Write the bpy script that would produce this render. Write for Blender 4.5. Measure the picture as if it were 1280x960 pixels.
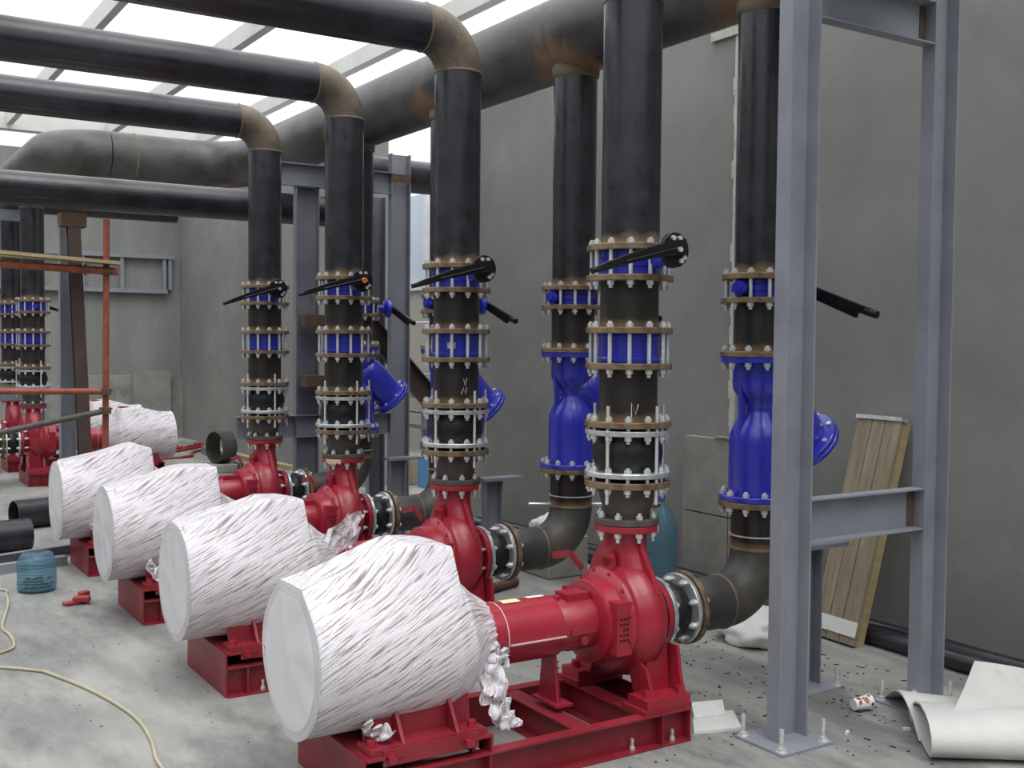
import bpy, bmesh, math, random
from math import pi, sin, cos, radians
from mathutils import Vector, Matrix, noise
random.seed(7)
for o in list(bpy.data.objects): bpy.data.objects.remove(o)
SC = bpy.context.scene
C = SC.collection

# ------------------------------------------------------------------ camera
def setup_camera():
    cx, cy, cz, yaw, pitch, roll, f = -3.2233, -4.0495, 1.8047, .5667, .0391, .0095, 1373.8
    fwd = Vector((sin(yaw)*cos(pitch), cos(yaw)*cos(pitch), -sin(pitch)))
    r0 = Vector((cos(yaw), -sin(yaw), 0)); u0 = r0.cross(fwd)
    r = r0*cos(roll)+u0*sin(roll); u = -r0*sin(roll)+u0*cos(roll)
    cd = bpy.data.cameras.new('camera'); cd.sensor_width = 36; cd.lens = f/1280*36
    cd.clip_end = 300
    co = bpy.data.objects.new('camera', cd); C.objects.link(co)
    m = Matrix((( r.x, u.x, -fwd.x, cx), (r.y, u.y, -fwd.y, cy), (r.z, u.z, -fwd.z, cz), (0, 0, 0, 1)))
    co.matrix_world = m
    SC.camera = co
setup_camera()
# ------------------------------------------------------------------ sky and exposure
W = bpy.data.worlds.new('world'); SC.world = W; W.use_nodes = True
nt = W.node_tree; nt.nodes.clear()
out = nt.nodes.new('ShaderNodeOutputWorld'); bg = nt.nodes.new('ShaderNodeBackground')
tc = nt.nodes.new('ShaderNodeTexCoord'); sp = nt.nodes.new('ShaderNodeSeparateXYZ'); rp = nt.nodes.new('ShaderNodeValToRGB')
nt.links.new(tc.outputs['Generated'], sp.inputs[0]); nt.links.new(sp.outputs['Z'], rp.inputs[0])
# overcast sky: zenith about three times as bright as the horizon
rp.color_ramp.elements[0].position = .0; rp.color_ramp.elements[0].color = (.31, .325, .35, 1)
rp.color_ramp.elements[1].position = 1.; rp.color_ramp.elements[1].color = (.98, .985, 1, 1)
nt.links.new(rp.outputs[0], bg.inputs[0]); bg.inputs[1].default_value = 2.75
nt.links.new(bg.outputs[0], out.inputs[0])
sun = bpy.data.lights.new('overcast_sun', 'SUN'); sun.energy = 1.7; sun.angle = radians(40); sun.color = (1, .98, .96)
so = bpy.data.objects.new('overcast_sun', sun); C.objects.link(so)
so.rotation_euler = (radians(24), radians(-4), 0)
SC.view_settings.view_transform = 'Standard'; SC.view_settings.look = 'None'
SC.view_settings.gamma = 1; SC.view_settings.exposure = -0.12
try: SC.view_settings.use_curve_mapping = False
except Exception: pass

# ------------------------------------------------------------------ materials
MATS = {}
def mat(name, c1, c2=None, rough=.5, metal=0, scale=6, detail=5, lo=.35, hi=.65, bump=0, bscale=40,
        stretch=(1, 1, 1), c3=None, s3=2., lo3=.5, hi3=.7, rust=None, coat=0, rvar=0, spec=.5):
    if name in MATS: return MATS[name]
    m = bpy.data.materials.new(name); m.use_nodes = True
    t = m.node_tree; N = t.nodes; L = t.links
    b = N['Principled BSDF']
    b.inputs['Roughness'].default_value = rough; b.inputs['Metallic'].default_value = metal
    b.inputs['Specular IOR Level'].default_value = spec
    if coat: b.inputs['Coat Weight'].default_value = coat; b.inputs['Coat Roughness'].default_value = .15
    tcn = N.new('ShaderNodeTexCoord'); mp = N.new('ShaderNodeMapping'); mp.inputs['Scale'].default_value = stretch
    L.new(tcn.outputs['Object'], mp.inputs[0])
    def noi(sc, det=5, rg=.6):
        n = N.new('ShaderNodeTexNoise'); n.inputs['Scale'].default_value = sc; n.inputs['Detail'].default_value = det
        n.inputs['Roughness'].default_value = rg; L.new(mp.outputs[0], n.inputs['Vector']); return n
    def ramp(src, a, bb):
        r = N.new('ShaderNodeMapRange'); r.inputs['From Min'].default_value = a; r.inputs['From Max'].default_value = bb
        L.new(src, r.inputs['Value']); return r.outputs[0]
    def mix(f, a, bb):
        x = N.new('ShaderNodeMix'); x.data_type = 'RGBA'
        L.new(f, x.inputs['Factor'])
        for k, v in ((6, a), (7, bb)):
            if isinstance(v, tuple): x.inputs[k].default_value = (*v, 1)
            else: L.new(v, x.inputs[k])
        return x.outputs[2]
    col = c1
    if c2 is not None:
        n = noi(scale, detail); col = mix(ramp(n.outputs['Fac'], lo, hi), c1, c2)
    if c3 is not None:
        n = noi(s3, 6, .7); col = mix(ramp(n.outputs['Fac'], lo3, hi3), col, c3)
    if rust:       # heat / rust stain near the bottom end of the piece (its own local height)
        rc, h = rust
        sx = N.new('ShaderNodeSeparateXYZ'); L.new(tcn.outputs['Object'], sx.inputs[0])
        n = noi(9, 4)
        ad = N.new('ShaderNodeMath'); ad.operation = 'MULTIPLY_ADD'; L.new(n.outputs['Fac'], ad.inputs[0]); ad.inputs[1].default_value = -h*1.6
        L.new(sx.outputs['Z'], ad.inputs[2])
        col = mix(ramp(ad.outputs[0], h*.35, -h*.55), col, rc)
    if isinstance(col, tuple): b.inputs['Base Color'].default_value = (*col, 1)
    else: L.new(col, b.inputs['Base Color'])
    if rvar:
        n = noi(scale*1.7, 4); r = N.new('ShaderNodeMapRange'); L.new(n.outputs['Fac'], r.inputs['Value'])
        r.inputs['From Min'].default_value = .3; r.inputs['From Max'].default_value = .7
        r.inputs['To Min'].default_value = rough-rvar; r.inputs['To Max'].default_value = rough+rvar
        L.new(r.outputs[0], b.inputs['Roughness'])
    if bump:
        n = noi(bscale, 6); bp = N.new('ShaderNodeBump'); bp.inputs['Strength'].default_value = bump; bp.inputs['Distance'].default_value = .01
        L.new(n.outputs['Fac'], bp.inputs['Height']); L.new(bp.outputs[0], b.inputs['Normal'])
    MATS[name] = m
    return m
RUSTC = (.16, .085, .035)
M = dict(
 pipe=mat('black_pipe', (.013, .013, .017), (.026, .026, .033), rough=.32, scale=5, bump=.03, bscale=30, rust=((.22, .145, .075), .05), rvar=.12,
          c3=(.055, .055, .058), s3=9, lo3=.6, hi3=.9),
 pipeh=mat('black_pipe_smooth', (.013, .013, .017), (.027, .027, .034), rough=.28, scale=4, bump=.02, bscale=25, rvar=.08, c3=(.05, .05, .054), s3=7, lo3=.6, hi3=.9),
 header=mat('header_pipe', (.034, .033, .034), (.10, .10, .096), rough=.45, scale=2.2, lo=.38, hi=.66, bump=.15, bscale=25, c3=(.11, .075, .042), s3=1.3, lo3=.56, hi3=.72, stretch=(1, .5, 1)),
 weld=mat('weld_rust', (.10, .075, .05), (.22, .16, .09), rough=.6, scale=10, bump=.3, c3=(.05, .045, .04), s3=5),
 elbow=mat('elbow_steel', (.055, .05, .046), (.17, .125, .07), rough=.5, scale=4, bump=.15, lo=.42, hi=.72, c3=(.035, .033, .033), s3=3),
 elbowd=mat('dark_elbow_steel', (.045, .043, .042), (.10, .088, .07), rough=.5, scale=4, bump=.15, lo=.42, hi=.75, c3=(.03, .03, .032), s3=3),
 spool=mat('spool_steel', (.010, .0095, .009), (.030, .024, .019), rough=.36, scale=7, bump=.12, rust=((.17, .105, .05), .04), stretch=(1, 1, .4)),
 flange=mat('rusty_flange', (.10, .062, .038), (.26, .19, .11), rough=.5, metal=.25, scale=12, bump=.3, bscale=60, c3=(.055, .04, .035), s3=8),
 dflange=mat('dark_flange', (.06, .055, .05), (.11, .095, .08), rough=.6, scale=12, bump=.3),
 galv=mat('galvanised_steel', (.50, .53, .54), (.72, .75, .76), rough=.3, metal=.7, scale=25, bump=.1),
 bolt=mat('zinc_bolt', (.66, .68, .69), (.88, .90, .90), rough=.3, metal=.6, scale=40),
 blue=mat('blue_enamel', (.020, .026, .36), (.028, .036, .44), rough=.27, scale=3, coat=.35, bump=.03, bscale=40),
 red=mat('red_paint', (.27, .011, .025), (.35, .018, .038), rough=.36, scale=4, bump=.06, bscale=60, c3=(.26, .05, .05), s3=2.5, lo3=.58, hi3=.85, coat=.15),
 redd=mat('dusty_red_paint', (.20, .011, .021), (.27, .022, .034), rough=.42, scale=5, bump=.06, c3=(.22, .12, .11), s3=3, lo3=.58, hi3=.9),
 rubber=mat('black_rubber', (.007, .007, .008), (.014, .014, .016), rough=.45, spec=.35, scale=8, bump=.1),
 grey=mat('grey_primer_steel', (.215, .228, .265), (.275, .29, .33), rough=.42, scale=3, bump=.05, c3=(.22, .22, .22), s3=5, lo3=.6, hi3=.8),
 greyd=mat('grey_primer_beam', (.16, .17, .20), (.21, .22, .25), rough=.5, scale=3, bump=.05, c3=(.10, .07, .055), s3=4, lo3=.62, hi3=.8),
 rust=mat('rusty_steel', (.075, .04, .028), (.13, .075, .05), rough=.7, scale=9, bump=.3),
 brown=mat('brown_primer', (.060, .040, .036), (.09, .062, .055), rough=.6, scale=5, bump=.1),
 scaf=mat('orange_red_scaffold', (.22, .05, .03), (.33, .09, .05), rough=.5, scale=8, bump=.1),
 cream=mat('cream_roof_steel', (.60, .61, .57), (.68, .69, .65), rough=.5, scale=2),
 black=mat('black_lever', (.006, .006, .007), (.010, .010, .011), rough=.42, scale=10, spec=.3),
 white=mat('white_plastic', (.66, .67, .64), (.74, .75, .73), rough=.5, scale=6, c3=(.50, .47, .40), s3=2.5, lo3=.6, hi3=.8),
 foam=mat('white_foam_sheet', (.52, .53, .51), (.60, .61, .585), rough=.55, scale=3, c3=(.42, .36, .22), s3=2.6, lo3=.64, hi3=.84, bump=.12, bscale=120),
 worn_glint=mat('worn_paint_glint', (.62, .42, .40)),  # pale pink for chipped guard edges, with their highlight painted into the colour
 label=mat('yellow_sticker', (.75, .66, .40)), paper=mat('white_sticker', (.78, .74, .70)),
 orange=mat('orange_knob', (.75, .22, .04)),
 wood=mat('plank_wood', (.20, .165, .115), (.30, .25, .175), rough=.7, scale=5, stretch=(4, 4, .6), bump=.2, c3=(.16, .12, .08), s3=3, lo3=.6, hi3=.8),
 woody=mat('yellow_plank', (.30, .23, .12), (.42, .33, .18), rough=.7, scale=5, stretch=(.6, 4, 4), bump=.2),
 cable=mat('beige_cable', (.40, .35, .24), (.47, .42, .30), rough=.5, scale=5),
 cord=mat('red_hose', (.30, .03, .03)), bluep=mat('light_blue_foam', (.10, .28, .50)),
 purple=mat('violet_cap', (.10, .06, .32), rough=.4),
 chalk=mat('chalk', (.62, .60, .52), rough=.9),
 block=mat('cast_concrete', (.22, .215, .19), (.29, .285, .255), rough=.9, scale=4, bump=.3, c3=(.12, .115, .10), s3=16, lo3=.66, hi3=.78),
 wallr=mat('plastered_wall', (.205, .207, .196), (.255, .257, .244), rough=.9, scale=.9, bump=.15, bscale=30, c3=(.172, .172, .162), s3=.55, lo3=.45, hi3=.75, detail=6),
 wallf=mat('far_plaster', (.20, .21, .20), (.265, .275, .26), rough=.9, scale=.8, bump=.15, bscale=30, c3=(.20, .20, .185), s3=1.8, lo3=.5, hi3=.8, stretch=(2.2, 2.2, .6)),
 curb=mat('rough_upstand', (.22, .22, .205), (.30, .30, .28), rough=.9, scale=2, bump=.4, c3=(.15, .15, .135), s3=3, lo3=.5, hi3=.75),
 floor=mat('concrete_floor', (.20, .205, .195), (.33, .33, .305), rough=.7, scale=1.3, lo=.38, hi=.6, bump=.12, bscale=25, c3=(.13, .135, .132), s3=.75, lo3=.48, hi3=.66, stretch=(1.9, .7, 1), rvar=.15, detail=8),
 deck=mat('outside_panels', (.42, .40, .35), (.48, .46, .40), rough=.7, scale=1),
 siding=mat('pale_blue_siding', (.55, .64, .74), (.62, .70, .80), rough=.5, scale=1),
 mortar=mat('pale_mortar', (.40, .41, .36), (.52, .53, .47), rough=.8, scale=12, bump=.3),
 cowl=mat('grey_cowl', (.30, .30, .28), (.36, .36, .34)),
 cream2=mat('cream_tape', (.55, .43, .28), (.62, .50, .34)),
 dark=mat('dark_bits', (.03, .028, .025), rough=.9),
 hole=mat('dark_hole', (.01, .004, .005), rough=.9),
)
def header_rust(m, S):
    t = m.node_tree; N = t.nodes; L = t.links; b = N['Principled BSDF']
    src = b.inputs['Base Color'].links[0].from_socket
    tcn = N.new('ShaderNodeTexCoord'); sx = N.new('ShaderNodeSeparateXYZ'); L.new(tcn.outputs['Object'], sx.inputs[0])
    def ma(op, *v):
        n = N.new('ShaderNodeMath'); n.operation = op
        for i, q in enumerate(v):
            if isinstance(q, (int, float)): n.inputs[i].default_value = q
            else: L.new(q, n.inputs[i])
        return n.outputs[0]
    dy = ma('PINGPONG', sx.outputs['Y'], S/2)           # distance along the header to the nearest riser
    r2 = ma('ADD', ma('MULTIPLY', dy, dy), ma('MULTIPLY', sx.outputs['X'], sx.outputs['X']))
    up = ma('MULTIPLY', ma('MAXIMUM', ma('ADD', sx.outputs['Z'], .2), 0), .5)
    r = ma('ADD', ma('SQRT', r2), up)
    n1 = N.new('ShaderNodeTexNoise'); n1.inputs['Scale'].default_value = 4.5; n1.inputs['Detail'].default_value = 6; n1.inputs['Distortion'].default_value = 1.5
    L.new(tcn.outputs['Object'], n1.inputs['Vector'])
    f = ma('ADD', r, ma('MULTIPLY', ma('SUBTRACT', n1.outputs['Fac'], .5), .35))
    mr = N.new('ShaderNodeMapRange'); mr.inputs['From Min'].default_value = .36; mr.inputs['From Max'].default_value = .22; L.new(f, mr.inputs['Value'])
    x = N.new('ShaderNodeMix'); x.data_type = 'RGBA'; L.new(mr.outputs[0], x.inputs['Factor']); L.new(src, x.inputs[6]); x.inputs[7].default_value = (.20, .115, .06, 1)
    L.new(x.outputs[2], b.inputs['Base Color'])
header_rust(M['header'], 1.6379)
def film_mat():
    m = bpy.data.materials.new('stretch_film'); m.use_nodes = True
    t = m.node_tree; N = t.nodes; L = t.links
    b = N['Principled BSDF']; b.inputs['Base Color'].default_value = (.84, .82, .86, 1); b.inputs['Roughness'].default_value = .32
    o = N['Material Output']
    uv = N.new('ShaderNodeUVMap'); uv.uv_map = 'uv'
    def streak(rot, sx, sy, sc, det=3):
        mp = N.new('ShaderNodeMapping'); mp.inputs['Rotation'].default_value = (0, 0, rot); mp.inputs['Scale'].default_value = (sx, sy, 1)
        # scale after rotating: rotate first through a second mapping
        m1 = N.new('ShaderNodeMapping'); m1.inputs['Rotation'].default_value = (0, 0, rot); L.new(uv.outputs[0], m1.inputs[0])
        mp.inputs['Rotation'].default_value = (0, 0, 0); L.new(m1.outputs[0], mp.inputs[0])
        n = N.new('ShaderNodeTexNoise'); n.inputs['Scale'].default_value = sc; n.inputs['Detail'].default_value = det; n.inputs['Distortion'].default_value = .25
        L.new(mp.outputs[0], n.inputs['Vector']); return n.outputs['Fac']
    a = streak(radians(60), 5, 150, 1.0, 3); a2 = streak(radians(67), 4, 80, 1.2, 3)
    ad = N.new('ShaderNodeMath'); ad.operation = 'ADD'; L.new(a, ad.inputs[0]); L.new(a2, ad.inputs[1])
    bp = N.new('ShaderNodeBump'); bp.inputs['Strength'].default_value = .45; bp.inputs['Distance'].default_value = .010
    L.new(ad.outputs[0], bp.inputs['Height']); L.new(bp.outputs[0], b.inputs['Normal'])
    tr = N.new('ShaderNodeBsdfTransparent'); tr.inputs[0].default_value = (.95, .93, .96, 1)
    mx = N.new('ShaderNodeMixShader')
    r = N.new('ShaderNodeMapRange'); r.inputs['From Min'].default_value = .84; r.inputs['From Max'].default_value = .96
    r.inputs['To Min'].default_value = .26; r.inputs['To Max'].default_value = .85
    L.new(ad.outputs[0], r.inputs['Value'])
    lf = N.new('ShaderNodeTexNoise'); lf.inputs['Scale'].default_value = 5; lf.inputs['Detail'].default_value = 2; L.new(uv.outputs[0], lf.inputs['Vector'])
    lr = N.new('ShaderNodeMapRange'); lr.inputs['From Min'].default_value = .38; lr.inputs['From Max'].default_value = .60
    lr.inputs['To Min'].default_value = .0; lr.inputs['To Max'].default_value = .35; L.new(lf.outputs['Fac'], lr.inputs['Value'])
    mm = N.new('ShaderNodeMix'); L.new(lr.outputs[0], mm.inputs[0]); L.new(r.outputs[0], mm.inputs[2]); mm.inputs[3].default_value = .84
    L.new(mm.outputs[0], mx.inputs[0]); L.new(tr.outputs[0], mx.inputs[1]); L.new(b.outputs[0], mx.inputs[2])
    L.new(mx.outputs[0], o.inputs[0])
    return m
M['film'] = film_mat()
def glass_mat(name, col, a=.35):
    m = bpy.data.materials.new(name); m.use_nodes = True
    t = m.node_tree; b = t.nodes['Principled BSDF']; b.inputs['Base Color'].default_value = (*col, 1); b.inputs['Roughness'].default_value = .12
    tr = t.nodes.new('ShaderNodeBsdfTransparent'); tr.inputs[0].default_value = (.55, .72, .80, 1)
    mx = t.nodes.new('ShaderNodeMixShader'); mx.inputs[0].default_value = 1-a
    t.links.new(tr.outputs[0], mx.inputs[1]); t.links.new(b.outputs[0], mx.inputs[2]); t.links.new(mx.outputs[0], t.nodes['Material Output'].inputs[0])
    return m
M['bottle'] = glass_mat('blue_clear_plastic', (.16, .30, .38), .62)

# ------------------------------------------------------------------ mesh helpers
def basis(d):
    d = Vector(d).normalized()
    a = Vector((0, 0, 1)) if abs(d.z) < .9 else Vector((1, 0, 0))
    x = a.cross(d).normalized(); y = d.cross(x)
    return x, y, d
class MB:
    def __init__(s): s.v = []; s.f = []; s.uv = None
    def add(s, vs, fs):
        n = len(s.v); s.v += [tuple(v) for v in vs]; s.f += [tuple(i+n for i in f) for f in fs]; return s
    def lathe(s, prof, o=(0, 0, 0), d=(0, 0, 1), seg=32, cap=True, phase=0):
        x, y, z = basis(d); o = Vector(o); n = len(prof); vs = []; fs = []
        for (r, h) in prof:
            for k in range(seg):
                a = 2*pi*k/seg+phase; vs.append(o+z*h+(x*cos(a)+y*sin(a))*r)
        for i in range(n-1):
            for k in range(seg):
                k2 = (k+1) % seg; fs.append((i*seg+k, i*seg+k2, (i+1)*seg+k2, (i+1)*seg+k))
        if cap:
            fs.append(tuple(reversed(range(seg)))); fs.append(tuple((n-1)*seg+k for k in range(seg)))
        return s.add(vs, fs)
    def cyl(s, a, b, r, seg=16, r2=None):
        a = Vector(a); b = Vector(b); return s.lathe([(r, 0), (r if r2 is None else r2, (b-a).length)], a, b-a, seg)
    def ring(s, ro, ri, h, o=(0, 0, 0), d=(0, 0, 1), seg=40, bev=.003):
        p = [(ri, 0), (ro-bev, 0), (ro, bev), (ro, h-bev), (ro-bev, h), (ri, h), (ri, 0)]
        return s.lathe(p, o, d, seg, cap=False)
    def box(s, lo, hi, rot=None, c=None):
        x0, y0, z0 = lo; x1, y1, z1 = hi
        vs = [Vector(p) for p in ((x0, y0, z0), (x1, y0, z0), (x1, y1, z0), (x0, y1, z0), (x0, y0, z1), (x1, y0, z1), (x1, y1, z1), (x0, y1, z1))]
        if rot is not None: c = Vector(c or (0, 0, 0)); vs = [rot @ (v-c)+c for v in vs]
        return s.add(vs, [(0, 3, 2, 1), (4, 5, 6, 7), (0, 1, 5, 4), (1, 2, 6, 5), (2, 3, 7, 6), (3, 0, 4, 7)])
    def beam(s, prof, a, b, side):
        """extrude closed 2D profile (u along side, w up) from a to b"""
        a = Vector(a); b = Vector(b); d = (b-a).normalized(); u = Vector(side); u = (u-d*u.dot(d)).normalized(); w = d.cross(u)
        n = len(prof); vs = [a+u*p+w*q for p, q in prof]+[b+u*p+w*q for p, q in prof]
        fs = [(i, (i+1) % n, n+(i+1) % n, n+i) for i in range(n)]
        s.add(vs, fs); s.f += [tuple(len(s.v)-2*n+i for i in reversed(range(n))), tuple(len(s.v)-n+i for i in range(n))]
        return s
    def sweep(s, path, r, seg=12, cap=True, closed=False):
        path = [Vector(p) for p in path]; n = len(path); vs = []; fs = []
        t0 = (path[1]-path[0]).normalized(); x, y, _ = basis(t0)
        for i, p in enumerate(path):
            t = (path[min(i+1, n-1)]-path[max(i-1, 0)]).normalized()
            x = (x-t*x.dot(t)).normalized(); y = t.cross(x)
            rr = r(i/(n-1)) if callable(r) else r
            for k in range(seg):
                a = 2*pi*k/seg; vs.append(p+(x*cos(a)+y*sin(a))*rr)
        for i in range(n-1):
            for k in range(seg):
                k2 = (k+1) % seg; fs.append((i*seg+k, i*seg+k2, (i+1)*seg+k2, (i+1)*seg+k))
        if cap: fs.append(tuple(reversed(range(seg)))); fs.append(tuple((n-1)*seg+k for k in range(seg)))
        return s.add(vs, fs)
    def loft(s, rings, cap=True):
        n = len(rings[0]); vs = [p for r in rings for p in r]; fs = []
        for i in range(len(rings)-1):
            for k in range(n):
                k2 = (k+1) % n; fs.append((i*n+k, i*n+k2, (i+1)*n+k2, (i+1)*n+k))
        if cap: fs.append(tuple(reversed(range(n)))); fs.append(tuple((len(rings)-1)*n+k for k in range(n)))
        return s.add(vs, fs)
    def prism(s, pts, d):
        """closed polygon pts (3D) extruded by vector d"""
        d = Vector(d); n = len(pts); vs = [Vector(p) for p in pts]+[Vector(p)+d for p in pts]
        return s.add(vs, [tuple(reversed(range(n))), tuple(range(n, 2*n))]+[(i, (i+1) % n, n+(i+1) % n, n+i) for i in range(n)])
    def mesh(s, name, m, smooth=35, bevel=0):
        me = bpy.data.meshes.new(name); me.from_pydata(s.v, [], s.f); me.materials.append(m)
        bm = bmesh.new(); bm.from_mesh(me)
        bmesh.ops.recalc_face_normals(bm, faces=bm.faces)
        if bevel: bmesh.ops.bevel(bm, geom=[e for e in bm.edges], offset=bevel, segments=1, affect='EDGES')
        bm.to_mesh(me); bm.free()
        if smooth:
            for p in me.polygons: p.use_smooth = True
            try: me.set_sharp_from_angle(angle=radians(smooth))
            except Exception: pass
        me.update(); return me
def arc(c, r, a0, a1, n, ax, ay):
    c = Vector(c); ax = Vector(ax); ay = Vector(ay)
    return [c+ax*cos(a0+(a1-a0)*i/n)*r+ay*sin(a0+(a1-a0)*i/n)*r for i in range(n+1)]

# ------------------------------------------------------------------ object helpers
def obj(name, me, parent=None, loc=(0, 0, 0), rot=(0, 0, 0), label=None, kind=None):
    o = bpy.data.objects.new(name, me); C.objects.link(o); o.location = loc; o.rotation_euler = rot
    if parent: o.parent = parent
    if label: o['label'] = label
    if kind: o['kind'] = kind
    return o
def thing(name, label, cat, loc=(0, 0, 0), rz=0, group=None):
    o = bpy.data.objects.new(name, None); C.objects.link(o); o.empty_display_size = .1
    o.location = loc; o.rotation_euler = (0, 0, rz); o['label'] = label; o['category'] = cat
    if group: o['group'] = group
    return o
def solo(name, me, label, cat, group=None, loc=(0, 0, 0), rot=(0, 0, 0), kind=None):
    o = obj(name, me, None, loc, rot); o['label'] = label; o['category'] = cat
    if group: o['group'] = group
    if kind: o['kind'] = kind
    return o
def struct(name, me, loc=(0, 0, 0), parent=None):
    o = obj(name, me, parent, loc)
    if not parent: o['kind'] = 'structure'
    return o
CACHE = {}
def cm(key, fn):
    if key not in CACHE: CACHE[key] = fn()
    return CACHE[key]

# ================================================================== SETTING
def bmesh_box(name, lo, hi, m): return MB().box(lo, hi).mesh(name, m, smooth=0)
struct('floor', bmesh_box('floor', (-9.3, -9.3, -.25), (9, 22, 0), M['floor']))
wr = MB().box((2.45, -9, 0), (2.75, 5.65, 4.68)); wr.box((2.45, 8.2, 0), (2.75, 16.2, 4.68))
struct('wall_right', wr.mesh('wall_right', M['wallr'], 0))
struct('wall_far', bmesh_box('wall_far', (-9, 16.2, 0), (2.75, 16.5, 5.0), M['wallf']))
struct('wall_left', bmesh_box('wall_left', (-9.3, -9, 0), (-9, 16.5, 5.0), M['wallf']))
struct('wall_back', bmesh_box('wall_back', (-9.3, -9.3, 0), (2.75, -9, 5.0), M['wallr']))
struct('trim_1', bmesh_box('upstand', (-9, 16.02, 0), (2.45, 16.2, 1.13), M['curb']))
struct('trim_2', bmesh_box('pilaster', (1.55, 15.9, 0), (2.2, 16.02, 1.2), M['curb']))

# cast block set into the foot of the right wall: four cast panels
ms = MB().box((2.435, 1.83, 1.1), (2.452, 1.875, 4.05))
for i in range(14): ms.box((2.437, 1.865, 1.2+i*.2), (2.451, 1.885+.012*sin(i*2.3), 1.33+i*.2))
ms.box((2.42, 1.84, 4.03), (2.452, 2.12, 4.09))
struct('trim_3', ms.mesh('mortar_strip', M['mortar'], 0))
blk = thing('concrete_plinth', 'rough cast concrete plinth at the foot of the right wall behind the blue strainer', 'plinth', (2.4, 1.75, 0))
for (y0, y1, z0, z1) in ((-.6, .05, 0, .53), (.06, .55, 0, .53), (-.6, .05, .54, 1.1), (.06, .55, .54, 1.1)):
    obj('cast_panel', bmesh_box('cast_panel', (-.03, y0, z0), (.049, y1, z1), M['block']), blk)
bar = MB().box((2.36, 1.35, 1.105), (2.44, 1.95, 1.12))
solo('timber_lath', bar.mesh('lath', M['wood'], 0), 'thin timber lath lying on top of the concrete plinth at the wall', 'lath')

# shelf-like steel frame on the far wall
fr = thing('wall_frame', 'grey steel ladder frame fixed to the far wall behind the orange scaffold pole', 'steel frame', (.6, 16.1, 2.6))
for (a, b) in (((-1.4, -.02, .62), (1.72, .1, .69)), ((-1.4, -.02, -.0), (1.60, .1, .07))):
    obj('rail', bmesh_box('rail', a, b, M['greyd'] if 0 else M['grey']), fr)
for x in (-.6, .12, .78, 1.52, 1.62):
    obj('post', bmesh_box('post', (x, 0, .07), (x+.06, .1, .62), M['grey']), fr)
for i in range(7):
    pass

# roof beams (open roof over the hall)
def ibeam(h, b, tf, tw):
    return [(-b/2, -h/2), (b/2, -h/2), (b/2, -h/2+tf), (tw/2, -h/2+tf), (tw/2, h/2-tf), (b/2, h/2-tf), (b/2, h/2), (-b/2, h/2), (-b/2, h/2-tf), (-tw/2, h/2-tf), (-tw/2, -h/2+tf), (-b/2, -h/2+tf)]
def boxp(h, b): return [(-b/2, -h/2), (b/2, -h/2), (b/2, h/2), (-b/2, h/2)]
def yb(x0, x1): return MB().box((x0, -9, 5.2), (x1, 15.3, 5.4)).mesh('purlin', M['cream'], 0)
for x0, x1, w in ((-2.1, -2.0, 'leftmost of the four'), (-.56, -.47, 'second from the left, meeting the plank'), (.98, 1.09, 'third from the left between the upper pipes'), (2.53, 2.66, 'rightmost, just above the big header pipe')):
    solo('roof_beam', yb(x0, x1), 'cream steel roof beam running lengthwise, '+w, 'beam', 'cream roof beams')
solo('roof_beam', MB().beam(boxp(.34, .25), (-9, 15.45, 5.31), (2.9, 15.45, 5.31), (0, 1, 0)).mesh('eave_beam', M['cream'], 0), 'broad pale eave beam crossing above the far wall behind the pipes', 'beam', 'cream roof beams')
# things left lying across the roof beams
solo('timber_plank', MB().beam(boxp(.05, .22), (-.75, 7.55, 5.43), (.05, 7.75, 5.43), (0, 1, 0)).mesh('plank', M['wood'], 0), 'short weathered plank lying across the roof beams at the top left', 'plank')
solo('steel_tube', MB().cyl((-.15, 7.75, 5.436), (1.4, 8.1, 5.436), .035).mesh('tube', M['rust']), 'thin dark tube lying across the roof beams beside the plank', 'tube')

# building outside, seen through the gap in the right wall
ob = thing('neighbouring_building', 'beige panelled building with pale blue glazed top seen through the gap in the wall', 'building', (5.2, 9, 0))
for i, (z0, z1) in enumerate(((0, .6), (.62, 1.24), (1.26, 2.1), (2.12, 2.62))):
    obj('wall_panel', bmesh_box('wall_panel', (0, -3.5, z0), (.2, 6, z1), M['deck']), ob)
for i in range(6):
    obj('glazing_panel', bmesh_box('glazing_panel', (.05, -3.5+i*1.6, 2.72), (.15, -2.0+i*1.6, 4.2), M['siding']), ob)
    obj('mullion', bmesh_box('mullion', (-.02, -2.0+i*1.6, 2.66), (.15, -1.9+i*1.6, 4.2), M['white']), ob)
obj('sill', bmesh_box('sill', (-.05, -3.5, 2.62), (.2, 6, 2.68), M['white']), ob)
gr_ = thing('guard_rail', 'grey guard rail outside the gap in the wall', 'rail', (4.3, 9, 0))
obj('rail', bmesh_box('rail', (0, -2.5, .95), (.1, 3, 1.05), M['grey']), gr_)
obj('rail', bmesh_box('rail', (0, -2.5, .5), (.1, 3, .56), M['grey']), gr_)
for y_ in (-2.5, -.6, 1.2, 2.9): obj('post', bmesh_box('post', (.02, y_, 0), (.08, y_+.08, .95), M['grey']), gr_)
solo('foam_board', MB().box((3.05, 7.15, .0), (3.11, 7.95, .36)).mesh('board', M['bluep'], 0), 'light blue board standing in the wall gap left of the second red pump flange', 'board')
solo('timber_crate', MB().box((2.95, 8.1, .0), (3.2, 8.7, .33)).mesh('crate', M['wood'], 0, bevel=.01), 'brown crate standing in the wall gap beside the light blue board', 'crate')

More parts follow.
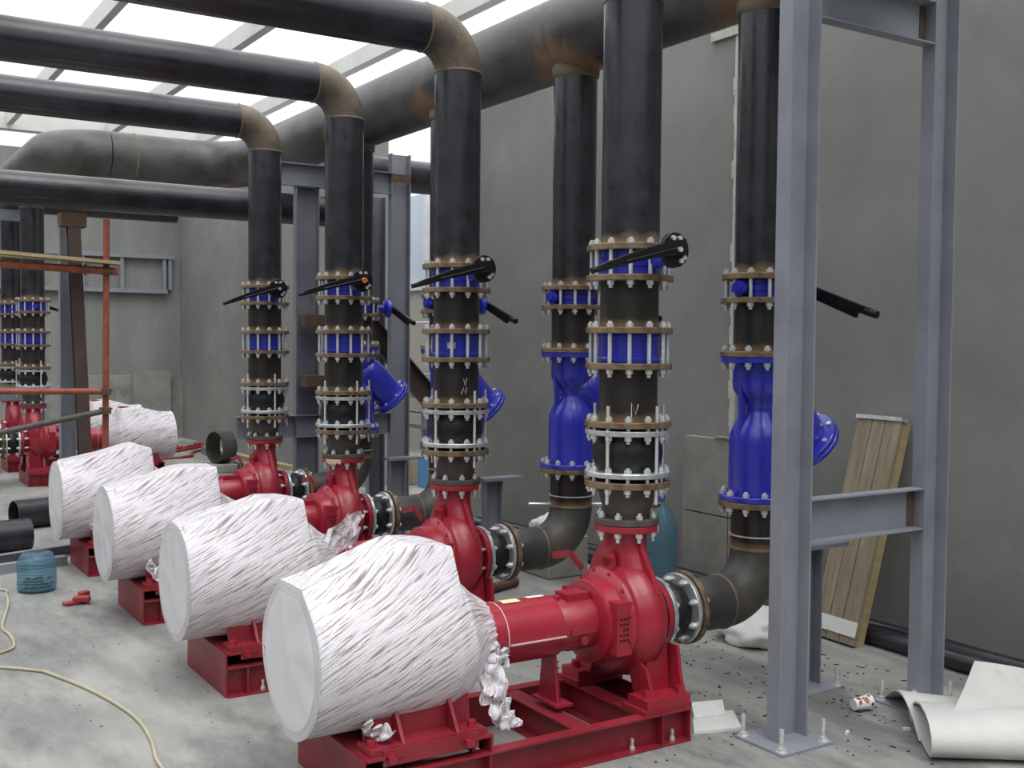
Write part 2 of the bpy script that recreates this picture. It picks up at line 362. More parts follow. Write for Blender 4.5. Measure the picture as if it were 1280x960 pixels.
# pipes lying along the foot of the right wall
for i, (x, r, y0, y1, lab) in enumerate(((2.13, .055, -3.2, 5.4, 'dark hose-like pipe lying along the foot of the right wall, nearer one'),
                                         (2.31, .05, -3.0, 5.2, 'dark pipe lying along the foot of the right wall, against the wall'))):
    path = [(x+.012*sin(t*1.7+i), y0+(y1-y0)*t/30, r) for t in range(31)]
    solo('floor_pipe', MB().sweep(path, r, 16).mesh('floor_pipe', M['pipeh']), lab, 'pipe', 'pipes on the floor by the wall')
solo('floor_pipe', MB().cyl((.55, 2.5, .035), (1.12, 2.7, .035), .035).mesh('bar', M['rust']), 'short dark steel bar lying on the floor behind the nearest red pump', 'bar')

# ================================================================== PIPE FITTINGS
D = .1365
NB = 12
def m_flange(mk, R=.2025, t=.028, ri=.13): return cm(('fl', mk, R, t, ri), lambda: MB().ring(R, ri, t).mesh('flange', M[mk]))
def m_stud(L, r=.0095, nut=.0175, tip=.012):
    """vertical stud from z=0 to z=L clamped length, nuts outside"""
    def f():
        b = MB(); b.cyl((0, 0, -.022-tip), (0, 0, L+.022+tip*.4), r, 8)
        b.lathe([(nut, -.020), (nut, 0)], seg=6); b.lathe([(nut, L), (nut, L+.018)], seg=6)
        return b.mesh('stud', M['bolt'], 30)
    return cm(('stud', round(L, 4), r, nut, tip), f)
def studs(parent, z0, L, n=NB, pc=.1775, ph=.13, r=.0095, nut=.0175, tip=.012, skip=()):
    me = m_stud(L, r, nut, tip)
    for k in range(n):
        if k in skip: continue
        a = 2*pi*(k+.5)/n+ph
        obj('stud_bolt', me, parent, (pc*cos(a), pc*sin(a), z0), (0, 0, a))
def hstuds(parent, x0, L, n=8, pc=.145, zc=0, r=.0085, nut=.016, tip=.01):
    me = m_stud(L, r, nut, tip)
    for k in range(n):
        a = 2*pi*(k+.5)/n
        obj('stud_bolt', me, parent, (x0, pc*cos(a), zc+pc*sin(a)), (0, pi/2, 0))
def m_tube(mk, r, L, key=None): return cm(('tube', mk, r, round(L, 4)), lambda: MB().lathe([(r, 0), (r, L)], seg=40, cap=True).mesh('pipe', M[mk]))
def m_weld(r, mk='weld', t=.009): return cm(('weld', r, mk, t), lambda: MB().lathe([(r-.002, -t*1.2), (r+t*.5, -t*.5), (r+t*.6, 0), (r+t*.5, t*.5), (r-.002, t*1.2)], seg=40, cap=False).mesh('weld', M[mk]))

ORD = ['nearest', 'second nearest', 'third nearest', 'farthest']
def dis(k): return {0: 'of the nearest pump', 1: 'of the second nearest pump', 2: 'of the third nearest pump', 3: 'of the farthest front-row pump', 4: 'of the background pump behind scaffold', 5: 'of the leftmost background pump'}[k]

def reducer(k, P, rz):
    t = thing('reducer', 'rust-brown conical steel reducer on the top flange '+dis(k), 'reducer', (P[0], P[1], .957), rz, 'reducers on the pumps')
    obj('flange', m_flange('dflange', .153, .03, .09), t)
    obj('flange', m_flange('flange', .2, .03, .12), t, (0, 0, .175))
    obj('cone', cm('cone', lambda: MB().lathe([(.105, .02), (.108, .05), (.135, .15), (.138, .18)], seg=36).mesh('cone', M['elbow'])), t)
    studs(t, -.035, .066, 8, .128, .2, tip=.02)
def joint(k, P, rz):
    t = thing('rubber_expansion_joint', 'black rubber bellows joint between galvanised discharge flanges '+dis(k), 'expansion joint', (P[0], P[1], 1.163), rz, 'vertical rubber joints')
    obj('flange', m_flange('galv', .2, .024, .12), t, (0, 0, .018)); obj('flange', m_flange('galv', .2, .024, .12), t, (0, 0, .212))
    obj('bellows', cm('bel', lambda: MB().lathe([(.125, .01), (.138, .042), (.15, .06), (.163, .10), (.166, .127), (.163, .15), (.15, .19), (.138, .212), (.125, .24)], seg=40).mesh('bellows', M['rubber'])), t)
    studs(t, -.03, .072); studs(t, .212, .066)
    rod = cm('rod', lambda: MB().cyl((0, 0, -.10), (0, 0, .35), .008, 8).mesh('rod', M['bolt']))
    for a in (-2.75, -1.45, -.2, 1.9): obj('tie_rod', rod, t, (.186*cos(a), .186*sin(a), 0))
def spool(k, P, z0, z1, rz, lab, grp, r=D, mk='flange'):
    t = thing('pipe_spool', lab, 'pipe spool', (P[0], P[1], z0), rz, grp)
    L = z1-z0
    obj('flange', m_flange(mk), t); obj('flange', m_flange(mk), t, (0, 0, L-.028))
    obj('pipe', m_tube('spool', r, L-.04), t, (0, 0, .028 if L > .1 else .0))
    return t
def check_valve(k, P, rz):
    t = thing('check_valve', 'blue wafer check valve caged by long studs '+dis(k), 'check valve', (P[0], P[1], 1.7085), rz, 'wafer check valves')
    obj('body', cm('cvb', lambda: MB().lathe([(.146, .001), (.148, .006), (.148, .02), (.143, .026), (.143, .112), (.148, .118), (.148, .13), (.146, .1355)], seg=40).mesh('body', M['blue'])), t)
    if k in (1,): obj('rating_plate', MB().box((-.118, -.104, .05), (-.083, -.139, .085), Matrix.Rotation(-.0, 3, 'Z')).mesh('plate', M['galv'], 0), t, label='small white metal rating plate')
    studs(t, -.029, .1935, ph=.13, tip=.014)
def lever_mesh_h():
    b = MB()   # lever: disc faces -y, bar towards -x
    b.lathe([(.074, -.012), (.078, -.008), (.078, .008), (.074, .012)], (0, -.31, 0), (0, 1, 0), 32)
    # tapered bar
    c0 = Vector((.045, -.335, .016)); c1 = Vector((-.44, -.335, -.105)); n = 10; rings = []
    for i in range(n+1):
        q = i/n; p = c0.lerp(c1, q)+Vector((0, 0, .012*sin(pi*q))); h = .034-.018*min(1, q*1.2); w = .012
        if q > .95: h = .012
        u = Vector((.24, 0, -1)).normalized()
        rings.append([p+Vector((0, -w, 0))+u*h, p+Vector((0, w, 0))+u*h, p+Vector((0, w, 0))-u*h, p+Vector((0, -w, 0))-u*h])
    b.loft(rings)
    b.cyl((-.40, -.335, -.093), (-.47, -.335, -.112), .013, 10)
    b.cyl((-.02, -.35, .004), (-.30, -.35, -.066), .005, 6)
    return b.mesh('lever', M['black'], 35)
def lever_mesh_s():
    b = MB(); c0 = Vector((.325, .02, .012)); c1 = Vector((.325, -.42, -.13))
    for off, sc in ((0, 1), (-.035, .8)):
        rings = []
        for i in range(7):
            s = i/6; p = c0.lerp(c1, s*sc)+Vector((.006 if off else 0, 0, off*(.3+s*.7)))
            h = .024-.006*s; w = .012; u = Vector((0, .3, -1)).normalized()
            rings.append([p+Vector((-w, 0, 0))+u*h, p+Vector((w, 0, 0))+u*h, p+Vector((w, 0, 0))-u*h, p+Vector((-w, 0, 0))-u*h])
        b.loft(rings)
    b.cyl((.325, -.39, -.122), (.325, -.46, -.142), .020, 12)
    b.lathe([(.055, -.005), (.055, .006)], (.312, 0, 0), (1, 0, 0), 24)
    return b.mesh('lever', M['black'], 35)
def bfv(k, P, z0, z1, rz, kind):
    lab = ('blue discharge butterfly valve with long black lever ' if kind == 'd' else 'blue suction butterfly valve with side lever ')+dis(k)
    t = thing('butterfly_valve', lab, 'valve', (P[0], P[1], z0), rz, 'butterfly valves')
    H = z1-z0; zm = H/2
    obj('body', cm(('bfb', kind), lambda: MB().lathe([(.14, .001), (.146, .004), (.146, H*.3), (.152, H*.35), (.152, H*.65), (.146, H*.7), (.146, H-.004), (.14, H-.001)], seg=40).mesh('body', M['blue'])), t)
    studs(t, -.028, H+.056, ph=.13+(.0 if kind == 'd' else .1))
    if kind == 'd':
        b = cm('neckd', lambda: MB().cyl((0, -.13, zm), (0, -.298, zm+.012), .03, 16).lathe([(.045, 0), (.045, .016)], (0, -.285, zm+.01), (0, -1, 0), 20).mesh('neck', M['blue']))
        obj('stem_neck', b, t)
        lv = obj('lever', cm('lvd', lever_mesh_h), t, (0, 0, zm+.045), (0, -.05 if k == 3 else (.0 if k != 1 else -.01), 0))
        bl = cm('lvb', lambda: MB().lathe([(.012, 0), (.012, .012)], (0, 0, 0), (0, -1, 0), 6).mesh('bolt', M['bolt']))
        for a in (radians(70), radians(110), radians(-60), radians(-35), radians(10)):
            rr = .055 if abs(a) > .3 else .0
            if k == 1 and rr == 0: continue
            obj('bolt', bl, lv, (rr*cos(a), -.322 if rr else -.347, rr*sin(a)))
        if k == 2: obj('orange_cap', MB().lathe([(.02, 0), (.018, .012)], (0, -.347, 0), (0, -1, 0), 20).mesh('cap', M['orange']), lv, label='orange centre cap')
        obj('bottom_boss', cm('bbd', lambda: MB().cyl((0, .13, zm), (0, .2, zm), .03, 14).mesh('boss', M['blue'])), t)
    else:
        obj('stem_neck', cm('necks', lambda: MB().cyl((.13, 0, zm), (.30, 0, zm+.006), .033, 16).lathe([(.03, -.04), (.075, -.015), (.082, 0), (.082, .02), (.06, .024)], (.285, 0, zm+.006), (1, 0, 0), 28).mesh('neck', M['blue'])), t)
        obj('lever', cm('lvs', lever_mesh_s), t, (0, 0, zm+.012))
        obj('bottom_boss', cm('bbs', lambda: MB().cyl((-.13, -.02, zm), (-.205, -.05, zm), .036, 14).lathe([(.022, 0), (.022, .018)], (-.2, -.048, zm), (-1, -.3, 0), 10).mesh('boss', M['blue'])), t)
def elbow_mesh(r, R, mk, c, ax, ay, a0=0, a1=pi/2):
    return MB().sweep(arc(c, R, a0, a1, 20, ax, ay), r, 36).mesh('elbow', M[mk])
Z3 = 3.604; RE = .235
def discharge_pipe(k, P, rz, left=8.8):
    t = thing('discharge_pipe', 'black discharge pipe rising to a left elbow '+dis(k), 'pipe', (P[0], P[1], 2.225), rz, 'black discharge pipes')
    obj('flange', m_flange('flange'), t)
    L = Z3-RE-2.225
    obj('vertical_pipe', m_tube('pipe', D, L-.028), t, (0, 0, .028))
    zc = Z3-RE-2.225
    obj('elbow', cm('delb', lambda: elbow_mesh(D+.001, RE, 'elbow', (-RE, 0, zc), (1, 0, 0), (0, 0, 1))), t)
    obj('weld_seam', m_weld(D), t, (0, 0, zc)); obj('weld_seam', m_weld(D), t, (-RE, 0, zc+RE), (0, pi/2, 0))
    n = left
    obj('horizontal_pipe', cm(('hp', n), lambda: MB().lathe([(D, 0), (D, n-RE)], (-RE, 0, zc+RE), (-1, 0, 0), 40).mesh('pipe', M['pipeh'])), t)
    return t
# suction side
XR = .85
def suction_joint(k, P, rz):
    t = thing('rubber_expansion_joint', 'black rubber joint with bright suction flanges '+dis(k), 'expansion joint', (P[0], P[1], .51), rz, 'horizontal suction rubber joints')
    f = cm('sjf', lambda: MB().ring(.172, .10, .022, d=(1, 0, 0)).mesh('flange', M['galv']))
    obj('flange', f, t, (.165, 0, 0)); obj('flange', f, t, (.313, 0, 0))
    obj('bellows', cm('sjb', lambda: MB().lathe([(.11, 0), (.115, .03), (.125, .04), (.138, .07), (.142, .085), (.138, .10), (.125, .13), (.115, .145), (.11, .17)], (.165, 0, 0), (1, 0, 0), 36).mesh('bellows', M['rubber'])), t)
    hstuds(t, .11, .077); hstuds(t, .313, .062)
    return t
def suction_elbow(k, P, rz):
    t = thing('suction_elbow_pipe', 'dark steel elbow pipe at the suction inlet '+dis(k), 'pipe', (P[0], P[1], .51), rz, 'suction elbow pipes')
    obj('flange', cm('sef', lambda: MB().ring(.178, .10, .026, d=(1, 0, 0)).mesh('flange', M['flange'])), t, (.348, 0, 0))
    obj('inlet_pipe', cm('sei', lambda: MB().lathe([(.11, 0), (.114, .03), (.131, .10), (.133, .25)], (.36, 0, 0), (1, 0, 0), 36).mesh('pipe', M['elbowd'])), t)
    R = .25
    obj('weld_seam', m_weld(.133), t, (XR-R, 0, 0), (0, pi/2, 0))
    obj('elbow', cm('see', lambda: elbow_mesh(.134, R, 'elbowd', (XR-R, 0, R), (0, 0, -1), (1, 0, 0))), t)
    obj('weld_seam', m_weld(.134), t, (XR, 0, R))
    obj('riser_stub', m_tube('spool', .1335, .22), t, (XR, 0, R))
    obj('wire_band', cm('wb', lambda: MB().lathe([(.134, -.004), (.141, -.002), (.141, .003), (.134, .005)], seg=40, cap=False).mesh('band', M['bolt'])), t, (XR, 0, .318), label='thin bright wire band')
    obj('flange', m_flange('flange', .2, .03, .12), t, (XR, 0, .466))
def strainer(k, P, rz, S=1):
    ca, sa = cos(rz), sin(rz)
    t = thing('strainer', 'blue Y strainer with bolted end cover '+dis(k), 'strainer', (P[0]+XR*ca, P[1]+XR*sa, 1.007), rz, 'blue strainers')
    fl = cm('stf', lambda: MB().ring(.2, .1, .028).mesh('flange', M['blue']))
    obj('flange', fl, t); obj('flange', fl, t, (0, 0, .7))
    def body():
        b = MB()
        b.lathe([(.15, .02), (.150, .27), (.147, .33), (.125, .39), (.09, .44), (.085, .48), (.105, .52), (.132, .56), (.137, .60), (.137, .71)], seg=40)
        b.prism([(-.15, -.012, .30), (-.12, -.012, .30), (-.105, -.012, .40), (-.105, -.012, .46), (-.125, -.012, .56), (-.137, -.012, .60), (-.137, -.012, .50), (-.13, -.012, .42)], (0, .024, 0))
        return b.mesh('body', M['blue'], 40)
    obj('body', cm('stb', body), t)
    d = Vector((.72, -.02, -.69)).normalized()
    o = Vector((.02, 0, .58))
    obj('basket_housing', cm('sth', lambda: MB().lathe([(.06, 0), (.12, .03), (.142, .09), (.145, .20), (.138, .32), (.13, .42)], o, d, 40).mesh('housing', M['blue'], 50)), t)
    cv = obj('cover', cm('stc', lambda: MB().lathe([(.13, .40), (.178, .405), (.182, .41), (.182, .428), (.178, .432), (.178, .436), (.182, .44), (.182, .458), (.176, .463), (.09, .467), (.0, .468)], o, d, 40, cap=False).mesh('cover', M['blue'])), t)
    x, y, z = basis(d)
    me = cm('stbl', lambda: MB().lathe([(.013, -.01), (.013, .0), (.007, .001), (.007, .061), (.013, .062), (.013, .074)], seg=6).mesh('bolt', M['bolt']))
    q = z.to_track_quat('Z', 'Y').to_euler()
    for i in range(8):
        a = 2*pi*i/8; p = o+z*.402+(x*cos(a)+y*sin(a))*.158
        obj('bolt', me, cv, p, q)
    studs(t, -.031, .06, ph=.2); studs(t, .7, .06, ph=.2)
def riser(k, P, rz):
    ca, sa = cos(rz), sin(rz); Q = (P[0]+XR*ca, P[1]+XR*sa)
    sp_ = spool(k, Q, 1.7355, 2.034, rz, 'short dark spool pipe above the blue strainer '+dis(k), 'suction riser spools')
    bfv(k, Q, 2.0345, 2.1245, rz, 's')
    t = thing('suction_riser', 'black suction riser below the big header '+dis(k), 'pipe', (Q[0], Q[1], 2.125), rz, 'suction risers')
    obj('flange', m_flange('flange', .2, .03), t)
    obj('pipe', m_tube('pipe', D, 3.55-2.155), t, (0, 0, .03))

def chalk(parent, strokes, r, z):
    """strokes: list of polylines in (angle, dz) around the parent's axis"""
    b = MB()
    for s in strokes: b.sweep([Vector(((r+.001)*cos(a), (r+.001)*sin(a), z+dz)) for a, dz in s], .0025, 5)
    obj('chalk_mark', b.mesh('chalk', M['chalk'], 0), parent, label='pale chalk letter on the pipe')

# ---- pump -----------------------------------------------------------
ZS = .52
def m_casing():
    b = MB(); o = (0, 0, ZS)
    b.lathe([(.10, -.20), (.19, -.16), (.232, -.14), (.236, -.135), (.236, -.115), (.244, -.112), (.244, -.10), (.254, -.085), (.272, -.055), (.278, -.02), (.273, .015), (.25, .048), (.21, .070), (.16, .078), (.115, .082), (.112, .13)], o, (1, 0, 0), 48)
    # discharge neck, flaring towards the volute on the far side
    rings = []
    for z, xr, yn, yp in ((.935, .104, .104, .104), (.90, .094, .10, .11), (.86, .088, .105, .14), (.82, .09, .115, .18), (.77, .095, .14, .225), (.70, .098, .17, .26), (.60, .095, .2, .275), (.5, .08, .2, .27)):
        ring = []
        for i in range(32):
            a = 2*pi*i/32; c, s = cos(a), sin(a)
            ring.append(Vector((xr*c, (yp if s > 0 else yn)*s, z)))
        rings.append(ring)
    b.loft(rings)
    # rib on the near edge of the neck
    b.prism([(-.012, -.098, .93), (-.012, -.125, .84), (-.012, -.20, .74), (-.012, -.24, .66), (-.012, -.1, .66), (-.012, -.08, .93)], (.024, 0, 0))
    return b.mesh('casing', M['red'], 40)
def m_back():
    b = MB(); o = (0, 0, ZS)
    b.lathe([(.10, -.24), (.182, -.24), (.19, -.235), (.19, -.20), (.2, -.17), (.2, -.135)], o, (1, 0, 0), 40)
    for s in (-1, 1):   # squared side windows of the bracket
        b.box((-.215, s*.12-.0, ZS-.12), (-.13, s*.215, ZS+.12))
    return b.mesh('bracket', M['red'], 40)
def m_bearing():
    b = MB(); o = (0, 0, ZS)
    b.lathe([(.06, -.44), (.112, -.435), (.12, -.42), (.118, -.37), (.122, -.36), (.122, -.24), (.15, -.238)], o, (1, 0, 0), 36)
    b.box((-.37, -.05, ZS+.09), (-.25, .05, ZS+.145)); b.cyl((-.405, 0, ZS+.08), (-.405, 0, ZS+.135), .022, 12)
    b.box((-.40, -.128, ZS-.02), (-.26, -.115, ZS+.01))
    b.cyl((-.33, -.118, ZS-.05), (-.33, -.13, ZS-.05), .02, 16)
    return b.mesh('bearing', M['red'], 35)
def m_guard():
    b = MB(); o = (0, 0, ZS+.005)
    b.lathe([(.10, -.86), (.134, -.86), (.134, -.735), (.137, -.733), (.137, -.44), (.133, -.437), (.10, -.437)], o, (1, 0, 0), 40)
    b.box((-.73, -.146, ZS-.022), (-.44, -.128, ZS-.014))
    return b.mesh('guard', M['red'], 35)
def foot(s, x0=-.13, x1=.12):
    b = MB(); y0, y1 = sorted((s*.33, s*.19))
    b.box((x0, y0, .174), (x1, y1, .215))
    yi = s*.15
    b.prism([(x1-.03, s*.31, .21), (x1-.03, s*.17, .21), (x1-.03, s*.12, .33), (x1-.03, s*.20, .42), (x1-.03, s*.262, .42), (x1-.03, s*.285, .3)], (.018, 0, 0))
    b.prism([(x0+.05, s*.30, .21), (x0+.05, s*.17, .21), (x0+.05, s*.12, .33), (x0+.05, s*.19, .36), (x0+.05, s*.25, .33)], (.018, 0, 0))
    b.prism([(x0+.05, s*.2, .21), (x1-.03, s*.2, .21), (x1-.05, s*.2, .42), (x0+.09, s*.2, .36)], (0, .018*s, 0))
    return b.mesh('foot', M['red'], 0)
def hexb(r=.022, h=.03, wk='red'):
    return cm(('hexb', r, h, wk), lambda: MB().lathe([(r*1.25, 0), (r*1.25, .005)], seg=16).lathe([(r, .005), (r, h)], seg=6).mesh('bolt', M[wk], 30))
def pump(k, P, rz):
    t = thing('centrifugal_pump', {0: 'glossy red centrifugal pump in the foreground with yellow stickers on its coupling guard', 1: 'red centrifugal pump, second from the front, just left of the nearest pump',
              2: 'red centrifugal pump, third from the front, behind the second wrapped motor', 3: 'red centrifugal pump, farthest of the four in the front row', 4: 'red centrifugal pump behind the scaffold at the left', 5: 'red centrifugal pump at the left picture edge behind the scaffold pump'}[k],
              'pump', (P[0], P[1], .174), rz, 'red pumps')
    dz = (0, 0, -.174)
    obj('volute_casing', cm('pc', m_casing), t, dz); obj('casing_cover', cm('pb', m_back), t, dz)
    obj('bearing_bracket', cm('pbb', m_bearing), t, dz)
    obj('coupling_guard', cm('pg', m_guard), t, dz)
    obj('seam_highlight', cm('seam', lambda: MB().lathe([(.136, -.737), (.139, -.736), (.139, -.732), (.136, -.731)], (0, 0, ZS+.005), (1, 0, 0), 40, cap=False).mesh('seam', M['worn_glint'], 0)), t, dz, label='pale highlight painted along the chipped guard seam')  # thin pale ring paints the highlight at the chipped guard gap
    obj('strip_highlight', cm('seam2', lambda: MB().box((-.73, -.149, ZS-.015), (-.44, -.13, ZS-.011)).mesh('seam', M['worn_glint'], 0)), t, dz, label='pale highlight painted along the chipped guard strip')  # same painted highlight along the chipped edge of the guard's side bar
    obj('discharge_flange', cm('pdf', lambda: MB().ring(.152, .08, .03, (0, 0, .925)).mesh('flange', M['red'])), t, dz)
    obj('suction_flange', cm('psf', lambda: MB().ring(.172, .10, .028, (.13, 0, ZS-.01), (1, 0, 0)).mesh('flange', M['red'])), t, dz)
    gp = cm('gus', lambda: MB().prism([(.09, -.006, ZS+.26), (.09, -.006, ZS+.1), (.135, -.006, ZS+.1), (.135, -.006, ZS+.17)], (0, .012, 0)).mesh('gusset', M['red'], 0))
    for s in (-1, 1): obj('foot', cm(('foot', s), lambda: foot(s)), t, dz)
    leg = cm('pleg', lambda: MB().prism([(-.44, -.045, ZS-.1), (-.44, .045, ZS-.1), (-.44, .075, .18), (-.44, -.075, .18)], (.012, 0, 0)).prism([(-.43, -.005, ZS-.11), (-.40, -.005, ZS-.11), (-.37, -.005, .18), (-.43, -.005, .18)], (0, .012, 0)).box((-.46, -.1, .174), (-.37, .1, .186)).mesh('leg', M['red'], 0))
    obj('support_leg', leg, t, dz)
    hb = hexb()
    for x in (-.085, .085):
        for s in (-1, 1): obj('foot_bolt', hb, t, (x, s*.275 if x < 0 else s*.30, .041))
    small = hexb(.011, .016)
    for i in range(12):
        a = 2*pi*(i+.5)/12; obj('cover_bolt', small, t, (-.132, .222*cos(a), ZS-.174+.222*sin(a)), (0, -pi/2, 0))
    if k < 4:
        gr = MB()
        for i in range(5):
            for j in range(3):
                if (i, j) == (2, 0): continue
                gr.box((-.198+j*.018, -.218, ZS-.055+i*.024), (-.189+j*.018, -.2155, ZS-.045+i*.024))
        obj('vent_holes', cm('vh', lambda: gr.mesh('holes', M['hole'], 0)), t, dz)
        lug = cm('lug', lambda: MB().box((-.13, -.06, ZS+.225), (-.105, .02, ZS+.285)).cyl((-.13, -.02, ZS+.28), (-.105, -.02, ZS+.28), .035, 16).mesh('lug', M['red'], 35))
        obj('lifting_lug', lug, t, dz)
        ih = cm('ih', lambda: MB().beam(boxp(.035, .008), (-.13, .17, ZS+.20), (-.15, .24, ZS+.265), (1, 0, 0)).beam(boxp(.035, .008), (-.15, .24, ZS+.265), (-.17, .36, ZS+.235), (1, 0, 0)).mesh('bracket', M['redd'], 0))
        obj('lifting_bracket', ih, t, (0, 0, -.174))
    if k in (0, 1, 2):
        b = MB(); a0, a1 = {0: (-1.05, -.85), 1: (-.95, -.7), 2: (-2.9, -2.1)}[k]
        for i in range(7):
            u0 = a0+(a1-a0)*i/7; u1 = a0+(a1-a0)*(i+1)/7; dzz = .004+.012*((i*37 % 5)/4)
            b.add([Vector((.1535*cos(u), .1535*sin(u), z)) for u, z in ((u0, .954), (u1, .954), (u1, .930-dzz), (u0, .930-dzz))], [(0, 1, 2, 3)])
        obj('gasket_shred', b.mesh('shred', M['cream2'], 0), t, dz, label='torn cream tape on the top flange rim')
    if k in (0,):
        def onguard(a, x0, x1, w, mk):
            r = .140; pts = []
            for x in (x0, x1):
                for i in range(4):
                    aa = a+(i/3-.5)*w/r; pts.append(Vector((x, -r*sin(aa), ZS+.005+r*cos(aa))))
            b = MB(); b.add(pts, [(0, 1, 5, 4), (1, 2, 6, 5), (2, 3, 7, 6)]); return b.mesh('sticker', M[mk])
        obj('sticker', onguard(.05, -.70, -.61, .05, 'label'), t, dz, label='pale yellow sticker')
        obj('sticker', onguard(-.1, -.56, -.47, .05, 'paper'), t, dz, label='white sticker')
    hstuds(t, .125, .03, 8, .145, ZS-.01-.174) if False else None
    return t
# ---- base frame ------------------------------------------------------
BX0, BX1, BY = -1.49, .115, .34
def chan(h, b, t):   # channel, web at u=0, flanges to +u
    return [(0, -h/2), (b, -h/2), (b, -h/2+t), (t, -h/2+t), (t, h/2-t), (b, h/2-t), (b, h/2), (0, h/2)]
def frame(k, P, rz):
    t = thing('pump_base_frame', 'dusty red steel base frame under pump and motor, '+{0: 'nearest the camera', 1: 'second from the front', 2: 'third from the front', 3: 'fourth from the front, farthest', 4: 'behind the scaffold at left', 5: 'at the left picture edge'}[k], 'base frame', (P[0], P[1], 0), rz, 'red base frames')
    h = .152
    def rail(s):
        b = MB(); b.beam([(-p*s, q) for p, q in chan(h, .06, .008)], (BX0, s*(BY-.055), h/2+.001), (BX1, s*(BY-.055), h/2+.001), (0, -1, 0)); return b.mesh('rail', M['redd'], 0)
    for s in (-1, 1): obj('side_rail', cm(('rail', s), lambda: rail(s)), t)
    for x, w in ((-.46, .09), (-.105, .09)):
        obj('cross_member', cm(('cr', x), lambda: MB().beam(ibeam(h-.004, w, .008, .008), (x, -BY+.05, h/2), (x, BY-.05, h/2), (1, 0, 0)).mesh('cross', M['redd'], 0)), t)
    obj('end_plate', cm('ep', lambda: MB().box((BX1-.008, -BY, 0.001), (BX1+.002, BY, h)).mesh('end', M['redd'], 0)), t)
    obj('end_box', cm('eb', lambda: MB().box((BX0-.01, -BY+.01, 0.001), (BX0, BY-.01, .222)).box((BX0, -BY+.0, .214), (BX0+.16, BY-.0, .226)).box((BX0+.12, -BY+.06, .155), (BX0+.13, BY-.06, .214)).mesh('endbox', M['redd'], 0)), t)
    obj('cross_member', cm('cr2', lambda: MB().box((-1.08, -BY+.0, .214), (-.94, BY-.0, .226)).box((-1.015, -BY+.03, .155), (-1.0, BY-.03, .214)).box((-.945, -BY, .14), (-.935, BY, .226)).mesh('cross', M['redd'], 0)), t)
    for s in (-1, 1):
        obj('pump_pad', cm(('pad', s), lambda: MB().box((-.15, min(s*.335, s*.17), h), (.125, max(s*.335, s*.17), .174)).mesh('pad', M['redd'], 0)), t)
        for x in (BX0+.1, -.95, -.05):
            obj('stiffener', cm(('stf', s, x > -.5, round(x, 2)), lambda: MB().box((x, min(s*(BY), s*(BY-.05)), .01), (x+.008, max(s*BY, s*(BY-.05)), h-.008)).mesh('stiffener', M['redd'], 0)), t)
    me = cm('anch', lambda: MB().cyl((0, 0, 0), (0, 0, .05), .008, 8).lathe([(.014, .0), (.014, .014)], seg=6).mesh('anchor', M['bolt']))
    for x, s in ((-.2-.0, -1), (.03, -1), (-1.3, -1)):
        obj('anchor_bolt', me, t, (x, s*(BY-.028), .01))
    return t
